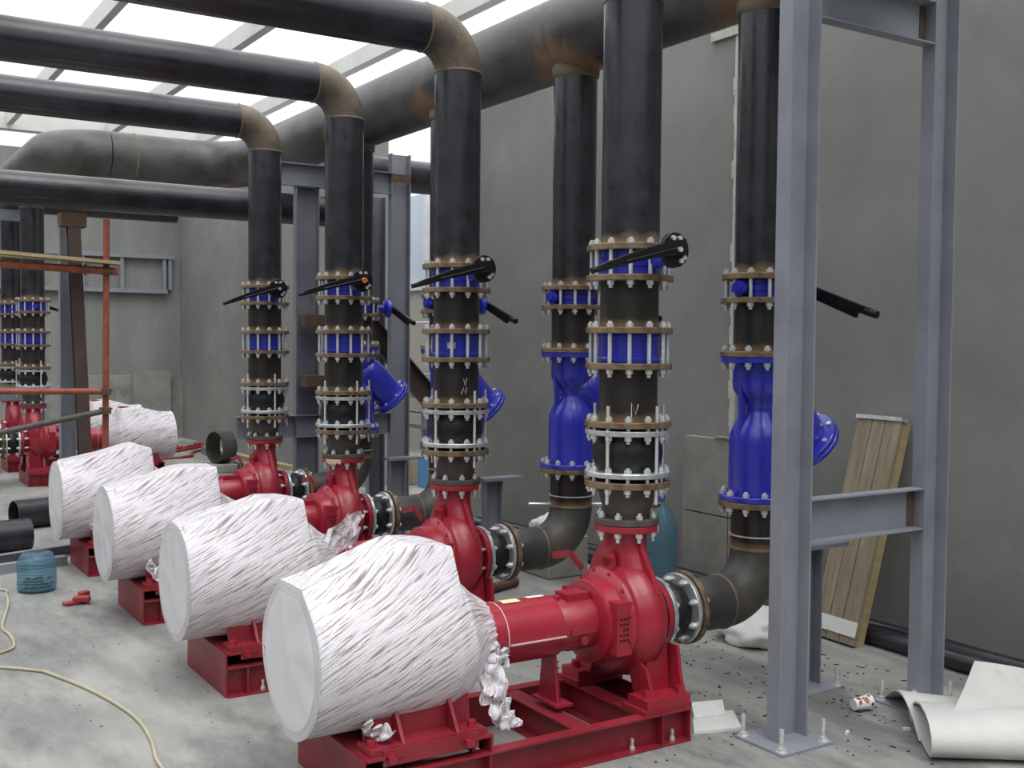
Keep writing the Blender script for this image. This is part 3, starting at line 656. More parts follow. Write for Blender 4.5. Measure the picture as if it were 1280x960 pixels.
# ---- motor -----------------------------------------------------------
def hull(pts):
    pts = sorted(set(pts))
    def half(ps):
        h = []
        for p in ps:
            while len(h) > 1 and (h[-1][0]-h[-2][0])*(p[1]-h[-2][1])-(h[-1][1]-h[-2][1])*(p[0]-h[-2][0]) <= 0: h.pop()
            h.append(p)
        return h
    a = half(pts); b = half(reversed(pts)); return a[:-1]+b[:-1]
def interp(tb, x):
    for (x0, v0), (x1, v1) in zip(tb, tb[1:]):
        if x <= x1: return v0+(v1-v0)*max(0, (x-x0))/(x1-x0)
    return tb[-1][1]
MZ = .545
def film_mesh(seed, ridge, rad, wj=.12, NX=150, NA=150, amp=1., xe=-.80):
    """wrapping film: convex hull of motor barrel and terminal box, pulled in at the drive end, with diagonal pleats"""
    x0 = -1.665; vs = []; fs = []; uvs = []
    for i in range(NX):
        s = i/(NX-1); x = x0+(xe-x0)*s; r = interp(rad, x); zj = interp(ridge, x)
        pts = [(round(r*cos(2*pi*j/48), 5), round(r*sin(2*pi*j/48), 5)) for j in range(48)]
        if zj-MZ > r: pts += [(-wj, zj-MZ), (wj, zj-MZ)]
        H = hull(pts); n = len(H)
        for j in range(NA):
            a = 2*pi*j/NA; dx, dy = cos(a), sin(a); best = r
            for q in range(n):
                ax, ay = H[q]; bx, by = H[(q+1) % n]; ex, ey = bx-ax, by-ay
                den = dx*ey-dy*ex
                if abs(den) < 1e-9: continue
                tt = (ax*ey-ay*ex)/den; uu = (ax*dy-ay*dx)/den
                if tt > 0 and -1e-6 <= uu <= 1+1e-6: best = tt; break
            arcl = a*.3; ph = radians(24)
            u = arcl*cos(ph)+x*sin(ph); v = -arcl*sin(ph)+x*cos(ph)
            pl = noise.noise(Vector((u*34, v*4+seed*7, seed)))
            pl2 = noise.noise(Vector((u*90, v*9, seed+5)))
            big = noise.noise(Vector((arcl*5, x*4, seed+9)))
            e = min(1, s*8)*(.35+.65*s)
            d = amp*(-.0018*max(0, pl)*e+.0008*pl2*e+.009*big*min(1, s*5))
            if s > .86: d += -.012*abs(sin(a*13+seed+3*big))*(s-.86)/.14
            rr = best+d+(.004 if i == 0 else 0)
            vs.append((x+.006*big*(s < .02), rr*dx, MZ+rr*dy)); uvs.append((arcl, x))
    for i in range(NX-1):
        for j in range(NA):
            j2 = (j+1) % NA; fs.append((i*NA+j, i*NA+j2, (i+1)*NA+j2, (i+1)*NA+j))
    # end face, gently creased
    NR = 7; base = len(vs)
    for q in range(1, NR):
        f = 1-q/NR
        for j in range(NA):
            a = 2*pi*j/NA; v0 = vs[j]
            yy = v0[1]*f; zz = MZ+(v0[2]-MZ)*f
            vs.append((x0-.004+.007*noise.noise(Vector((yy*9, zz*9, seed+3)))*min(1, q/2)-.006*(1-f), yy, zz)); uvs.append((yy*.02, zz*.02+x0))
    rows = [list(range(NA))]+[[base+(q-1)*NA+j for j in range(NA)] for q in range(1, NR)]
    for a_, b_ in zip(rows, rows[1:]):
        for j in range(NA):
            j2 = (j+1) % NA; fs.append((a_[j2], a_[j], b_[j], b_[j2]))
    fs.append(tuple(rows[-1]))
    me = bpy.data.meshes.new('film'); me.from_pydata(vs, [], fs); me.materials.append(M['film'])
    uvl = me.uv_layers.new(name='uv')
    for p in me.polygons:
        p.use_smooth = True
        us = [uvs[v] for v in p.vertices]; mx = max(u[0] for u in us)
        for li, v in zip(p.loop_indices, p.vertices):
            u = uvs[v]
            if mx-u[0] > 1: u = (u[0]+2*pi*.3, u[1])
            uvl.data[li].uv = u
    try: me.set_sharp_from_angle(angle=radians(60))
    except Exception: pass
    me.update(); return me
def flap_mesh(path, w, seed, n=26, m=9, dirv=(0, 0, 1)):
    """crumpled loose piece of film along a path"""
    path = [Vector(p) for p in path]; vs = []; uvs = []; fs = []
    tot = len(path)-1
    for i in range(n):
        s = i/(n-1)*tot; k = min(int(s), tot-1); p = path[k].lerp(path[k+1], s-k)
        d = Vector(dirv) if not isinstance(dirv, list) else Vector(dirv[k])
        ww = w*(1-.35*abs(i/(n-1)-.45))
        for j in range(m):
            q = (j/(m-1)-.5)*ww
            nz = noise.noise(Vector((i*.35, j*.55, seed)))*.05; ny = noise.noise(Vector((i*.3+9, j*.7, seed)))*.05
            vs.append(p+d*q+Vector((nz*.6, ny, nz*.7))); uvs.append((j*.03, i*.03))
    for i in range(n-1):
        for j in range(m-1): fs.append((i*m+j, i*m+j+1, (i+1)*m+j+1, (i+1)*m+j))
    me = bpy.data.meshes.new('flap'); me.from_pydata([tuple(v) for v in vs], [], fs); me.materials.append(M['film'])
    uvl = me.uv_layers.new(name='uv')
    for p in me.polygons:
        p.use_smooth = True
        for li, v in zip(p.loop_indices, p.vertices): uvl.data[li].uv = uvs[v]
    return me
RAD = [(-1.7, .30), (-1.66, .302), (-1.3, .305), (-1.05, .30), (-.97, .275), (-.88, .20), (-.80, .150)]
RIDGE = {
 0: [(-1.7, .84), (-1.6, .86), (-1.45, .90), (-1.28, .965), (-1.20, .985), (-1.05, .965), (-1.005, .955), (-.995, .80), (-.8, .5)],
 1: [(-1.7, .83), (-1.6, .86), (-1.35, .915), (-1.2, .955), (-1.08, .95), (-1.0, .935), (-.985, .80), (-.8, .5)],
 2: [(-1.7, .83), (-1.6, .85), (-1.35, .91), (-1.22, .95), (-1.1, .955), (-.96, .95), (-.95, .80), (-.8, .5)],
 3: [(-1.7, .83), (-1.6, .855), (-1.35, .90), (-1.15, .955), (-1.08, .97), (-.97, .93), (-.955, .80), (-.8, .5)],
 4: [(-1.7, .80), (-1.5, .85), (-1.2, .93), (-1.0, .90), (-.95, .8), (-.8, .5)],
 5: [(-1.7, .80), (-1.5, .85), (-1.2, .93), (-1.0, .90), (-.95, .8), (-.8, .5)]}
def m_motor():
    b = MB(); b.lathe([(.10, -1.64), (.25, -1.63), (.272, -1.61), (.272, -1.02), (.25, -.99), (.14, -.97), (.12, -.90), (.05, -.88), (.05, -.85)], (0, 0, MZ), (1, 0, 0), 40)
    b.box((-1.24, -.10, MZ+.25), (-1.02, .10, MZ+.375))
    return b.mesh('motor', M['red'], 40)
def motor(k, P, rz):
    lab = {0: 'electric motor wrapped in white stretch film, largest, nearest the camera', 1: 'electric motor in stretch film with a loose flap, second nearest',
           2: 'electric motor wrapped in stretch film, third from the front', 3: 'electric motor wrapped in stretch film, fourth from the front and smallest of the row',
           4: 'film-wrapped electric motor behind the orange scaffold pole, pointing right', 5: 'film-wrapped electric motor mostly hidden behind the scaffold, leftmost'}[k]
    t = thing('wrapped_motor', lab, 'motor', (P[0], P[1], .227), rz, 'film-wrapped motors')
    dz = (0, 0, -.227)
    obj('motor_body', cm('mot', m_motor), t, dz)
    obj('fan_cowl', cm('cowl', lambda: MB().lathe([(.05, -1.658), (.262, -1.655), (.278, -1.64), (.278, -1.60)], (0, 0, MZ), (1, 0, 0), 40).mesh('cowl', M['cowl'])), t, dz)
    def mfoot(s):
        b = MB(); y0, y1 = sorted((s*.325, s*.2))
        b.box((-1.47, y0, .227), (-.96, y1, .252)); b.box((-1.42, min(s*.335, s*.325), .185), (-1.0, max(s*.335, s*.325), .247))
        b.prism([(-1.45, s*.215, .25), (-.98, s*.215, .25), (-.98, s*.2, .37), (-1.45, s*.2, .37)], (0, .012*s, 0))
        for x in (-1.33, -1.09): b.prism([(x, s*.315, .25), (x, s*.215, .25), (x, s*.205, .37), (x, s*.235, .37)], (.014, 0, 0))
        return b.mesh('foot', M['redd'], 0)
    hb = hexb(.019, .024)
    for s in (-1, 1):
        f = obj('motor_foot', cm(('mf', s), lambda: mfoot(s)), t, dz)
        for x in (-1.44, -1.0): obj('foot_bolt', hb, f, (x, s*.275, .252)); obj('foot_bolt', hb, f, (x+.05*(1 if x < -1.2 else -1), s*.335, .215), (s*-pi/2*-1 if s > 0 else pi/2, 0, 0))
    fine = k < 4
    me = film_mesh(k*3.1+1, RIDGE[k], RAD, NX=150 if fine else 60, NA=150 if fine else 60)
    fo = obj('stretch_film', me, t, dz)
    if k == 0:
        obj('loose_film', flap_mesh([(-.88, -.16, .50), (-.86, -.20, .42), (-.85, -.22, .33), (-.83, -.23, .26), (-.80, -.24, .19)], .13, 3, dirv=(.9, -.1, .1)), fo)
        obj('loose_film', flap_mesh([(-.93, -.16, .48), (-.84, -.17, .50), (-.76, -.17, .47)], .09, 8, dirv=(.2, -.1, .9)), fo)
        obj('loose_film', flap_mesh([(-1.46, -.24, .32), (-1.42, -.27, .30), (-1.36, -.28, .285)], .07, 5, dirv=(.1, -.4, .9), n=14), fo)
    if k == 1:
        obj('loose_film', flap_mesh([(-.95, -.12, .62), (-.84, -.14, .70), (-.75, -.14, .76), (-.68, -.14, .76)], .24, 12, dirv=(.3, 0, .95)), fo)
    if k in (2, 3):
        obj('loose_film', flap_mesh([(-1.45, -.27, .40), (-1.42, -.29, .34), (-1.40, -.3, .27)], .07, 15+k, dirv=(.9, 0, .1), n=14), fo)
    return t

# ---- assemble the lines ---------------------------------------------
S = 1.6379
def line(k, P, rz=0, suction=True, left=8.8):
    frame(k, P, rz); pump(k, P, rz); motor(k, P, rz)
    reducer(k, P, rz); joint(k, P, rz)
    s = spool(k, P, 1.411, 1.7075, rz, 'lower dark discharge spool pipe with rusty flanges '+dis(k), 'lower discharge spools')
    if k == 0: chalk(s, [[(-2.13, -.02), (-2.13, .045), (-1.98, -.005), (-1.90, .04)]], D, .07)
    if k == 1: chalk(s, [[(-1.75, .10), (-1.68, .06), (-1.60, .105)], [(-1.85, .01), (-1.75, .05), (-1.66, .01), (-1.60, .05)]], D, .07)
    check_valve(k, P, rz)
    spool(k, P, 1.8445, 2.1125, rz, 'upper dark discharge spool pipe below the lever valve '+dis(k), 'upper discharge spools')
    bfv(k, P, 2.1125+.0005, 2.2245, rz, 'd')
    discharge_pipe(k, P, rz, left)
    suction_joint(k, P, rz); suction_elbow(k, P, rz)
    if suction: strainer(k, P, rz); riser(k, P, rz)
for k in range(4): line(k, (0, k*S))
# the background row faces the other way
line(4, (-.95, 10.45), pi, False, 2.2); line(5, (-.95, 12.09), pi, False, 2.2)

# ---- header pipe ------------------------------------------------------
HR = .255; HZ = 3.735; HY = 8.2
h = thing('header_pipe', 'large grey steel suction header pipe running under the roof and turning left', 'pipe', (.85, 0, HZ))
obj('straight_pipe', MB().lathe([(HR, 0), (HR, HY-.5+2.4)], (0, -2.4, 0), (0, 1, 0), 48).mesh('pipe', M['header']), h)
obj('elbow', MB().sweep(arc((-.5, HY-.5, 0), .5, 0, pi/2, 20, (1, 0, 0), (0, 1, 0)), HR+.001, 40).mesh('elbow', M['header']), h)
obj('cross_pipe', MB().lathe([(HR, 0), (HR, .9)], (-.5, HY, 0), (-1, 0, 0), 48).mesh('pipe', M['header']), h)
obj('weld_seam', m_weld(HR, 'weld', .014), h, (-1.14, HY, 0), (0, pi/2, 0))
obj('elbow', MB().sweep(arc((-1.4, HY+.5, 0), .5, 0, pi/2, 20, (0, -1, 0), (-1, 0, 0)), HR+.001, 40).mesh('elbow', M['header']), h)
obj('end_pipe', MB().lathe([(HR, 0), (HR, 5)], (-1.9, HY+.5, 0), (0, 1, 0), 40).mesh('pipe', M['header']), h)
for k in range(4):
    obj('saddle_weld', cm('sad', lambda: MB().lathe([(D+.001, -.285), (D+.010, -.275), (D+.013, -.255), (D+.014, -.235), (D+.014, -.19), (.12, -.12)], seg=36, cap=False).mesh('saddle', M['weld'])), h, (0, k*S, 0))
# long pipe and stub in the back
lp = MB().lathe([(.148, 0), (.148, 10)], (1.12, 6.2, 3.07), (-1, 0, 0), 40)
solo('long_pipe', lp.mesh('pipe', M['pipeh']), 'long glossy black pipe crossing to the left below the header', 'pipe')
cp = MB().lathe([(.17, 0), (.17, 2.1)], (1.2, 6.35, 3.52), (1, 0, 0), 40)
solo('outlet_pipe', cp.mesh('pipe', M['pipeh']), 'dark pipe passing right through the gap in the wall below the header', 'pipe')

# ---- steel frames -----------------------------------------------------
def channel_col(t, x0, y0, z0, z1, w=.185, b=.075, name='column', mk='grey'):
    """channel opening towards -y: near edges at y0"""
    p = [(0, 0), (0, b), (w, b), (w, 0), (w-.009, 0), (w-.009, b-.007), (.009, b-.007), (.009, 0)]
    m = MB().prism([(x0+u, y0+v, z0) for u, v in p], (0, 0, z1-z0))
    return obj(name, m.mesh('column', M[mk], 0), t)
def anchors(t, pts, z=.012, h=.10):
    me = cm('an2', lambda: MB().cyl((0, 0, 0), (0, 0, .10), .010, 10).lathe([(.019, 0), (.019, .018)], seg=6).lathe([(.026, 0), (.026, .004)], seg=16).mesh('anchor', M['bolt']))
    for x, y in pts: obj('anchor_bolt', me, t, (x, y, z))
def base_plate(t, x0, x1, y0, y1):
    obj('base_plate', bmesh_box('plate', (x0, y0, 0), (x1, y1, .012), M['grey']), t)
    anchors(t, [(x0+.03, y0+.035), (x1-.03, y0+.035), (x0+.03, y1-.03), (x1-.03, y1-.03)])
ft = thing('support_frame', 'large grey steel frame of two columns standing at the right', 'steel frame', (0, 0, 0))
ft.location = (0, 0, 0)
def vert_prism_col(t, x0): channel_col(t, x0, -.60, .012, 5.0)
vert_prism_col(ft, .405); vert_prism_col(ft, 1.385)
base_plate(ft, .315, .64, -.71, -.41); base_plate(ft, 1.28, 1.62, -.66, -.40)
def xbeam(t, x0, x1, y, z0, z1, mk='grey', b=.07):
    hh = z1-z0
    m = MB().beam([(-p, q) for p, q in chan(hh, b, .008)] if 0 else chan(hh, b, .008), (x0, y, (z0+z1)/2), (x1, y, (z0+z1)/2), (0, -1, 0))
    return obj('cross_beam', m.mesh('beam', M[mk], 0), t)
xbeam(ft, .59, 1.394, -.53, .895, 1.1); xbeam(ft, .59, 1.394, -.53, 3.26, 3.47)
obj('rust_patch', bmesh_box('patch', (1.33, -.5425, .91), (1.382, -.5385, 1.085), M['rust']), ft, label='rust-stained end of the low cross beam')
obj('rust_patch', bmesh_box('patch', (1.34, -.5425, 3.28), (1.382, -.5385, 3.45), M['rust']), ft, label='rust-stained end of the upper cross beam')
f2 = thing('support_frame', 'background grey steel frame beside the gap in the wall', 'steel frame', (0, 5.3, 0))
channel_col(f2, .43, 0, .012, 3.17, w=.22, mk='greyd'); channel_col(f2, 1.37, 0, .0, 3.55, w=.2)
xbeam(f2, .1, 1.38, .06, 3.17, 3.37); xbeam(f2, -.1, 1.38, .06, .92, 1.12)
for z in (1.92, 1.38): obj('welded_stub', bmesh_box('stub', (.46, -.16, z), (1.0, .0, z+.1), M['rust']), f2, label='rusty stub channel')
obj('rust_band', bmesh_box('band', (1.368, -.003, 3.28), (1.572, .0, 3.36), M['rust']), f2, label='rusty band across the column')
brc = MB().beam(chan(.2, .08, .01), (1.0, 5.58, 2.20), (1.95, 5.58, 1.20), (0, -1, 0))
obj('diagonal_brace', brc.mesh('brace', M['brown'], 0), f2, (0, -5.3, 0), label='dark diagonal brace')
pb = thing('rear_column', 'darker grey column standing just left of and behind the background frame column', 'column', (0, 5.75, 0))
channel_col(pb, 1.36, 0, 0, 3.2, w=.17, mk='greyd')
# low pipe support posts, one behind each riser
for k in range(4):
    y = k*S-.06-(.1 if k > 0 else 0)
    t = thing('pipe_support_post', 'low grey channel post with ledge by the riser '+dis(k), 'support post', (1.06, y, 0), 0, 'low support posts')
    channel_col(t, .03, -.03, .012, .735, w=.155, b=.065, mk='greyd')
    obj('ledge', bmesh_box('ledge', (-.0, -.06, .735), (.35, .07, .757), M['greyd'] if k != 1 else M['rust']), t, label='thin ledge plate')
    obj('base_plate', bmesh_box('plate', (-.07, -.12, 0), (.27, .12, .012), M['grey']), t)
    anchors(t, [(-.05, -.09), (.24, -.09), (.24, .08)])
solo('steel_rod', MB().cyl((.62, 1.78, .765), (1.22, 1.46, .765), .011).mesh('rod', M['bolt']), 'thin bright rod resting across the ledge behind the second red pump', 'rod')

# ---- background left: columns and scaffold ----------------------------
lc = thing('grey_column', 'bluish grey steel column behind the brown post at the left', 'column', (-.85, 9.25, 0))
channel_col(lc, 0, 0, 0, 3.2, w=.17, b=.1)

l2 = thing('grey_portal', 'grey steel beams on a column behind the background red pumps at the left edge', 'steel frame', (-.85, 11.25, 0))
channel_col(l2, 0, 0, 0, 3.42, w=.17, b=.1)
obj('cross_beam', bmesh_box('beam', (-2.6, .03, 3.28), (.0, .10, 3.42), M['grey']), l2); obj('cross_beam', bmesh_box('beam', (-2.6, .03, .98), (.0, .10, 1.16), M['greyd']), l2)
bc = thing('brown_post', 'slightly leaning brown I-section post topped by a rusty block', 'post', (-.68, 8.9, 0))
obj('post', MB().beam(ibeam(.12, .13, .012, .02), (.04, 0, 0), (-.09, 0, 3.06), (1, 0, 0)).mesh('post', M['brown'], 0), bc)
obj('head_block', MB().box((-.23, -.07, 3.02), (.04, .13, 3.17)).mesh('block', M['rust'], 0), bc, label='rusty orange-brown block on top')
sc = thing('scaffold', 'orange-red tube scaffold with clamps at the left edge in front of the background pumps', 'scaffold', (-.53, 8.5, 0))
def tube(a, b, r=.024, mk='scaf'): return MB().cyl(a, b, r, 14).mesh('tube', M[mk])
obj('upright', tube((0, 0, 0), (0.03, 0, 3.09), .034), sc)
obj('ledger', tube((-2.6, -.05, 2.6), (.13, -.05, 2.52), .042), sc); obj('ledger', tube((-2.6, -.05, 1.26), (.03, -.05, 1.21), .034), sc)
obj('brace_tube', tube((-2.2, -.06, .58), (.04, -.06, 1.01), .032, 'dflange'), sc, label='bare grey tube')
cl = cm('clamp', lambda: MB().box((-.05, -.09, -.035), (.05, .035, .035)).cyl((-.07, -.05, .02), (.07, -.05, .02), .012, 8).cyl((0, -.02, -.06), (0, -.02, .06), .012, 8).mesh('clamp', M['rust'], 0, ))
for x, z in ((-.0, 1.21), (0, 1.0), (.02, 2.52), (-.2, 2.53)): obj('clamp', cl, sc, (x, 0, z))
solo('scaffold_board', MB().beam(boxp(.035, .22), (-3.1, 8.42, 2.745), (-.4, 8.42, 2.61), (0, 1, 0)).mesh('board', M['woody'], 0), 'yellowish plank lying along the upper orange scaffold tube', 'plank')
solo('scaffold_board', MB().beam(boxp(.03, .2), (-3.1, 8.68, 2.70), (-.38, 8.68, 2.63), (0, 1, 0)).mesh('board', M['woody'], 0), 'second yellowish plank beside it on the scaffold, slightly lower', 'plank')

# ---- loose things on the floor, left -----------------------------------
def open_pipe(a, b, r, th=.010, mk='pipeh'):
    a = Vector(a); b = Vector(b); L = (b-a).length
    return MB().lathe([(r-th, 0), (r, 0), (r, L), (r-th, L), (r-th, 0)], a, b-a, 40, cap=False).mesh('pipe', M[mk])
solo('pipe_offcut', open_pipe((-1.66, 7.05, .137), (-.6, 7.3, .137), .135), 'open black pipe offcut left of the farthest wrapped motor, farther one', 'pipe offcut', 'black pipe offcuts')
solo('pipe_offcut', open_pipe((-1.70, 5.92, .137), (-2.9, 5.75, .137), .135), 'open black pipe offcut at the left edge, nearer one', 'pipe offcut', 'black pipe offcuts')
solo('pipe_offcut', open_pipe((1.34, 10.6, .33), (1.55, 10.66, .33), .215, .015, 'elbowd'), 'short rusty pipe ring standing on edge behind the farthest pump', 'pipe offcut')
solo('ring_prop', MB().box((1.25, 10.4, 0), (1.6, 10.85, .11)).mesh('block', M['block'], 0, bevel=.01), 'low concrete block under the short pipe ring', 'block')
def hollow(lo, hi, t=.012):
    x0, y0, z0 = lo; x1, y1, z1 = hi
    b = MB(); b.box((x0, y0, z0), (x1, y1, z0+t)); b.box((x0, y0, z1-t), (x1, y1, z1)); b.box((x0, y0, z0+t), (x0+t, y1, z1-t)); b.box((x1-t, y0, z0+t), (x1, y1, z1-t)); return b
solo('steel_box_section', hollow((.66, 9.3, 0), (.93, 9.9, .2), .014).mesh('box', M['greyd'], 0), 'short hollow square steel section on the floor behind the third wrapped motor', 'steel section')
solo('floor_beam', MB().beam(chan(.09, .06, .008), (-2.3, 5.25, .046), (-1.2, 5.66, .046), (.3, -1, 0)).mesh('beam', M['greyd'], 0), 'grey channel lying on the floor beside the farthest base frame', 'channel')
solo('floor_beam', MB().box((-2.2, 5.03, 0), (-1.55, 5.11, .07), Matrix.Rotation(.25, 3, 'Z'), (-1.9, 5.1, 0)).mesh('beam', M['grey'], 0), 'pale grey bar lying on the floor behind the squat bottle', 'bar')
solo('floor_beam', MB().beam(boxp(.12, .14), (1.95, 13.0, .06), (1.55, 9.0, .06), (1, 0, 0)).mesh('beam', M['greyd'], 0), 'long grey beam lying on the floor at the foot of the right wall far back', 'beam')
solo('timber_batten', MB().beam(boxp(.06, .1), (1.75, 11.6, .15), (1.95, 9.3, .15), (1, 0, 0)).mesh('batten', M['woody'], 0), 'yellow timber batten resting on the grey beam far back', 'batten')
ho = MB()
random.seed(3)
for i in range(7):
    cx_, cy_ = random.uniform(1.2, 1.9), random.uniform(12.8, 15.2)
    ho.sweep([(cx_+.45*cos(a*.5+i)+.1*sin(a*1.7), cy_+.6*sin(a*.6+i*1.3), .022) for a in range(10)], .02, 6)
solo('red_hose', ho.mesh('hose', M['cord']), 'tangle of thin red hose on the floor at the far corner', 'hose')
# cut-off bottle of sweepings
def bottle_short():
    t = thing('cut_bottle', 'squat blue-tinted plastic bottle with debris inside, on the floor at the left', 'bottle', (-1.90, 4.30, 0))
    pr = [(.02, .0), (.115, .0), (.132, .02)]
    for i in range(8): z = .04+i*.022; pr += [(.128, z), (.133, z+.011)]
    pr += [(.12, .235), (.105, .265), (.09, .275)]
    obj('bottle_body', MB().lathe(pr, seg=32).mesh('bottle', M['bottle']), t)
    d = MB(); random.seed(5)
    for i in range(60):
        a = random.uniform(0, 6.28); r = random.uniform(0, .10); z = random.uniform(.01, .08); s = random.uniform(.006, .014)
        d.box((r*cos(a)-s, r*sin(a)-s, z-s*.5+.005), (r*cos(a)+s, r*sin(a)+s, z+s), Matrix.Rotation(a, 3, 'Z'), (r*cos(a), r*sin(a), z))
    o = obj('debris', d.mesh('debris', M['dark'], 0), t); o['kind'] = 'stuff'
bottle_short()
def big_bottle():
    t = thing('water_bottle', 'large blue-tinted water bottle with violet cap by the wall behind the nearest pump', 'bottle', (1.99, 2.10, .0))
    z0 = .12
    sc_ = 1.12
    pr = [(.02, 0), (.105, 0), (.112, .015)]
    for i in range(7): z = .03+i*.035; pr += [(.108, z), (.113, z+.017)]
    pr += [(.113, .30), (.113, .40), (.105, .44), (.07, .52), (.025, .57), (.022, .585)]
    pr = [(r*1.1, z*sc_) for r, z in pr]
    obj('bottle_body', MB().lathe(pr, seg=32).mesh('bottle', M['bottle']), t)
    obj('cap', MB().lathe([(.027, .650), (.027, .685), (.022, .69)], seg=20).mesh('cap', M['purple']), t, label='violet screw cap')
big_bottle()
# red valve-like scrap on the floor
rv = thing('red_scrap', 'small crumpled red scrap lying on the floor in front of the wrapped motors', 'scrap', (-1.74, 3.74, 0))
obj('scrap_body', MB().box((-.09, -.03, .0), (.05, .03, .025), Matrix.Rotation(.3, 3, 'Z')).box((-.02, -.035, .015), (.09, .02, .055), Matrix.Rotation(-.4, 3, 'Z')).box((.03, -.02, .03), (.10, .03, .075), Matrix.Rotation(.5, 3, 'Z')).mesh('scrap', M['cord'], 0, bevel=.006), rv)
solo('steel_strip', MB().box((-1.44, 3.98, 0), (-1.1, 4.02, .012), Matrix.Rotation(-.4, 3, 'Z'), (-1.3, 4, 0)).mesh('strip', M['galv'], 0), 'short flat steel strip on the floor left of the third base frame', 'strip')

# cables
cpts = [(-2.01, .30), (-2.012, .62), (-1.974, .865), (-1.956, 1.151), (-1.983, 1.428), (-2.06, 1.787), (-2.185, 2.175), (-2.232, 2.253), (-2.389, 2.412), (-2.6, 2.55)]
def smooth(pts, n=6):
    P = [Vector((x, y, .009)) for x, y in pts]; out = []
    for i in range(len(P)-1):
        p0, p1, p2, p3 = P[max(i-1, 0)], P[i], P[i+1], P[min(i+2, len(P)-1)]
        for j in range(n):
            t = j/n; out.append(.5*((2*p1)+(-p0+p2)*t+(2*p0-5*p1+4*p2-p3)*t*t+(-p0+3*p1-3*p2+p3)*t**3))
    return out+[P[-1]]
solo('cable', MB().sweep(smooth(cpts), .0085, 8).mesh('cable', M['cable']), 'beige cable curving over the floor at the bottom left', 'cable')
solo('cable', MB().sweep(smooth([(-2.5, 4.75), (-2.124, 4.42), (-2.11, 4.22), (-2.145, 3.893), (-2.256, 3.318), (-2.246, 3.098), (-2.25, 2.9), (-2.296, 2.75), (-2.5, 2.65), (-2.7, 2.7)]), .0085, 8).mesh('cable', M['cable']), 'beige cable snaking along the left edge below the squat bottle', 'cable')

# ---- right foreground bits ----------------------------------------------
# leaning plank pallet
pl = thing('plank_panel', 'leaning panel of three weathered boards against the right wall behind the grey columns', 'pallet', (1.98, .45, 0))
pl.rotation_euler = (0, radians(15.5), radians(-3))
for i, (y0, y1) in enumerate(((-.15, -.035), (-.03, .07), (.075, .19))):
    obj('board', MB().box((-.02, y0, .01), (.01, y1, 1.40+(.0, .01, -.015)[i])).mesh('board', M['wood'], 0, bevel=.003), pl)
obj('side_batten', bmesh_box('side', (.01, -.15, .0), (.07, -.12, 1.39), M['woody']), pl); obj('side_batten', bmesh_box('side', (.01, .15, .0), (.07, .18, 1.39), M['woody']), pl)
obj('white_strip', bmesh_box('strip', (-.026, -.155, .06), (-.02, .195, .15), M['white']), pl, label='white strip nailed across the foot')
obj('metal_strip', bmesh_box('strip', (-.03, -.16, 1.385), (.03, .2, 1.41), M['galv']), pl, label='thin metal strip along the top')

# paper cup lying on its side
cup = thing('paper_cup', 'crushed white paper cup printed with coloured fruit lying on the floor by the right column', 'cup', (1.12, -.47, .036), radians(-12))
def cupm():
    b = MB(); b.lathe([(.026, 0), (.028, .0), (.037, .10), (.039, .10), (.036, .098), (.026, .006)], (-.055, 0, 0), (1, 0, .05), 28, cap=True); return b.mesh('cup', M['white'])
obj('cup_body', cupm(), cup)
cols = [('cup_red', (.5, .03, .02)), ('cup_green', (.10, .30, .04)), ('cup_orange', (.7, .25, .03)), ('cup_violet', (.16, .05, .25)), ('cup_pink', (.6, .08, .15))]
random.seed(11)
for i in range(12):
    n_, c_ = cols[i % 5]; x = random.uniform(-.04, .035); a = random.uniform(-2.6, .1)
    r = .027+(x+.055)*.105; n = Vector((0, sin(a)*-1 if 0 else cos(a-.4), -sin(a-.4)))
    n = Vector((-.1, cos(a+2.0+1.1), sin(a+2.0+1.1))); n = Vector((0, -abs(cos(a)), abs(sin(a)))).normalized()
    p = Vector((x, 0, (x+.055)*.05))+n*(r-.001)
    obj('fruit_print', MB().lathe([(.009, 0), (.0085, .0022)], p, n, 14).mesh('print', mat(n_, c_)), cup)
# broken styrofoam / metal angle by the base frame
solo('white_offcut', MB().prism([(.18, -.29, .0), (.42, -.355, .0), (.55, -.16, .0), (.36, -.08, .0)], (0, 0, .012)).prism([(.30, -.16, .013), (.46, -.2, .013), (.52, -.12, .05), (.36, -.07, .05)], (0, 0, .008)).mesh('offcut', M['white'], 0), 'folded white sheet offcut beside the nearest red base frame', 'offcut')
# white foam sheet, rolled and folded
fs = thing('foam_sheet', 'rolled white foam sheet with a raised corner on the floor at the bottom right', 'foam sheet', (.82, -1.09, 0))
A = Vector((.8, -.6, 0)); B = Vector((.6, .8, 0))
def sheet(rows, th=.008):
    n = len(rows[0]); vs = [p for r in rows for p in r]; fcs = []
    for i in range(len(rows)-1):
        for j in range(n-1): fcs.append((i*n+j, i*n+j+1, (i+1)*n+j+1, (i+1)*n+j))
    me = bpy.data.meshes.new('sheet'); me.from_pydata([tuple(v) for v in vs], [], fcs); me.materials.append(M['foam'])
    bm = bmesh.new(); bm.from_mesh(me); bmesh.ops.recalc_face_normals(bm, faces=bm.faces)
    bmesh.ops.solidify(bm, geom=bm.faces[:], thickness=th); bm.to_mesh(me); bm.free()
    for p in me.polygons: p.use_smooth = True
    try: me.set_sharp_from_angle(angle=radians(50))
    except Exception: pass
    return me
prof = [(.30, .012), (.12, .012), (.03, .02), (.0, .06), (.01, .11), (.06, .155), (.15, .18), (.28, .17), (.40, .14), (.50, .10), (.545, .06), (.54, .03), (.48, .02)]
rows = []
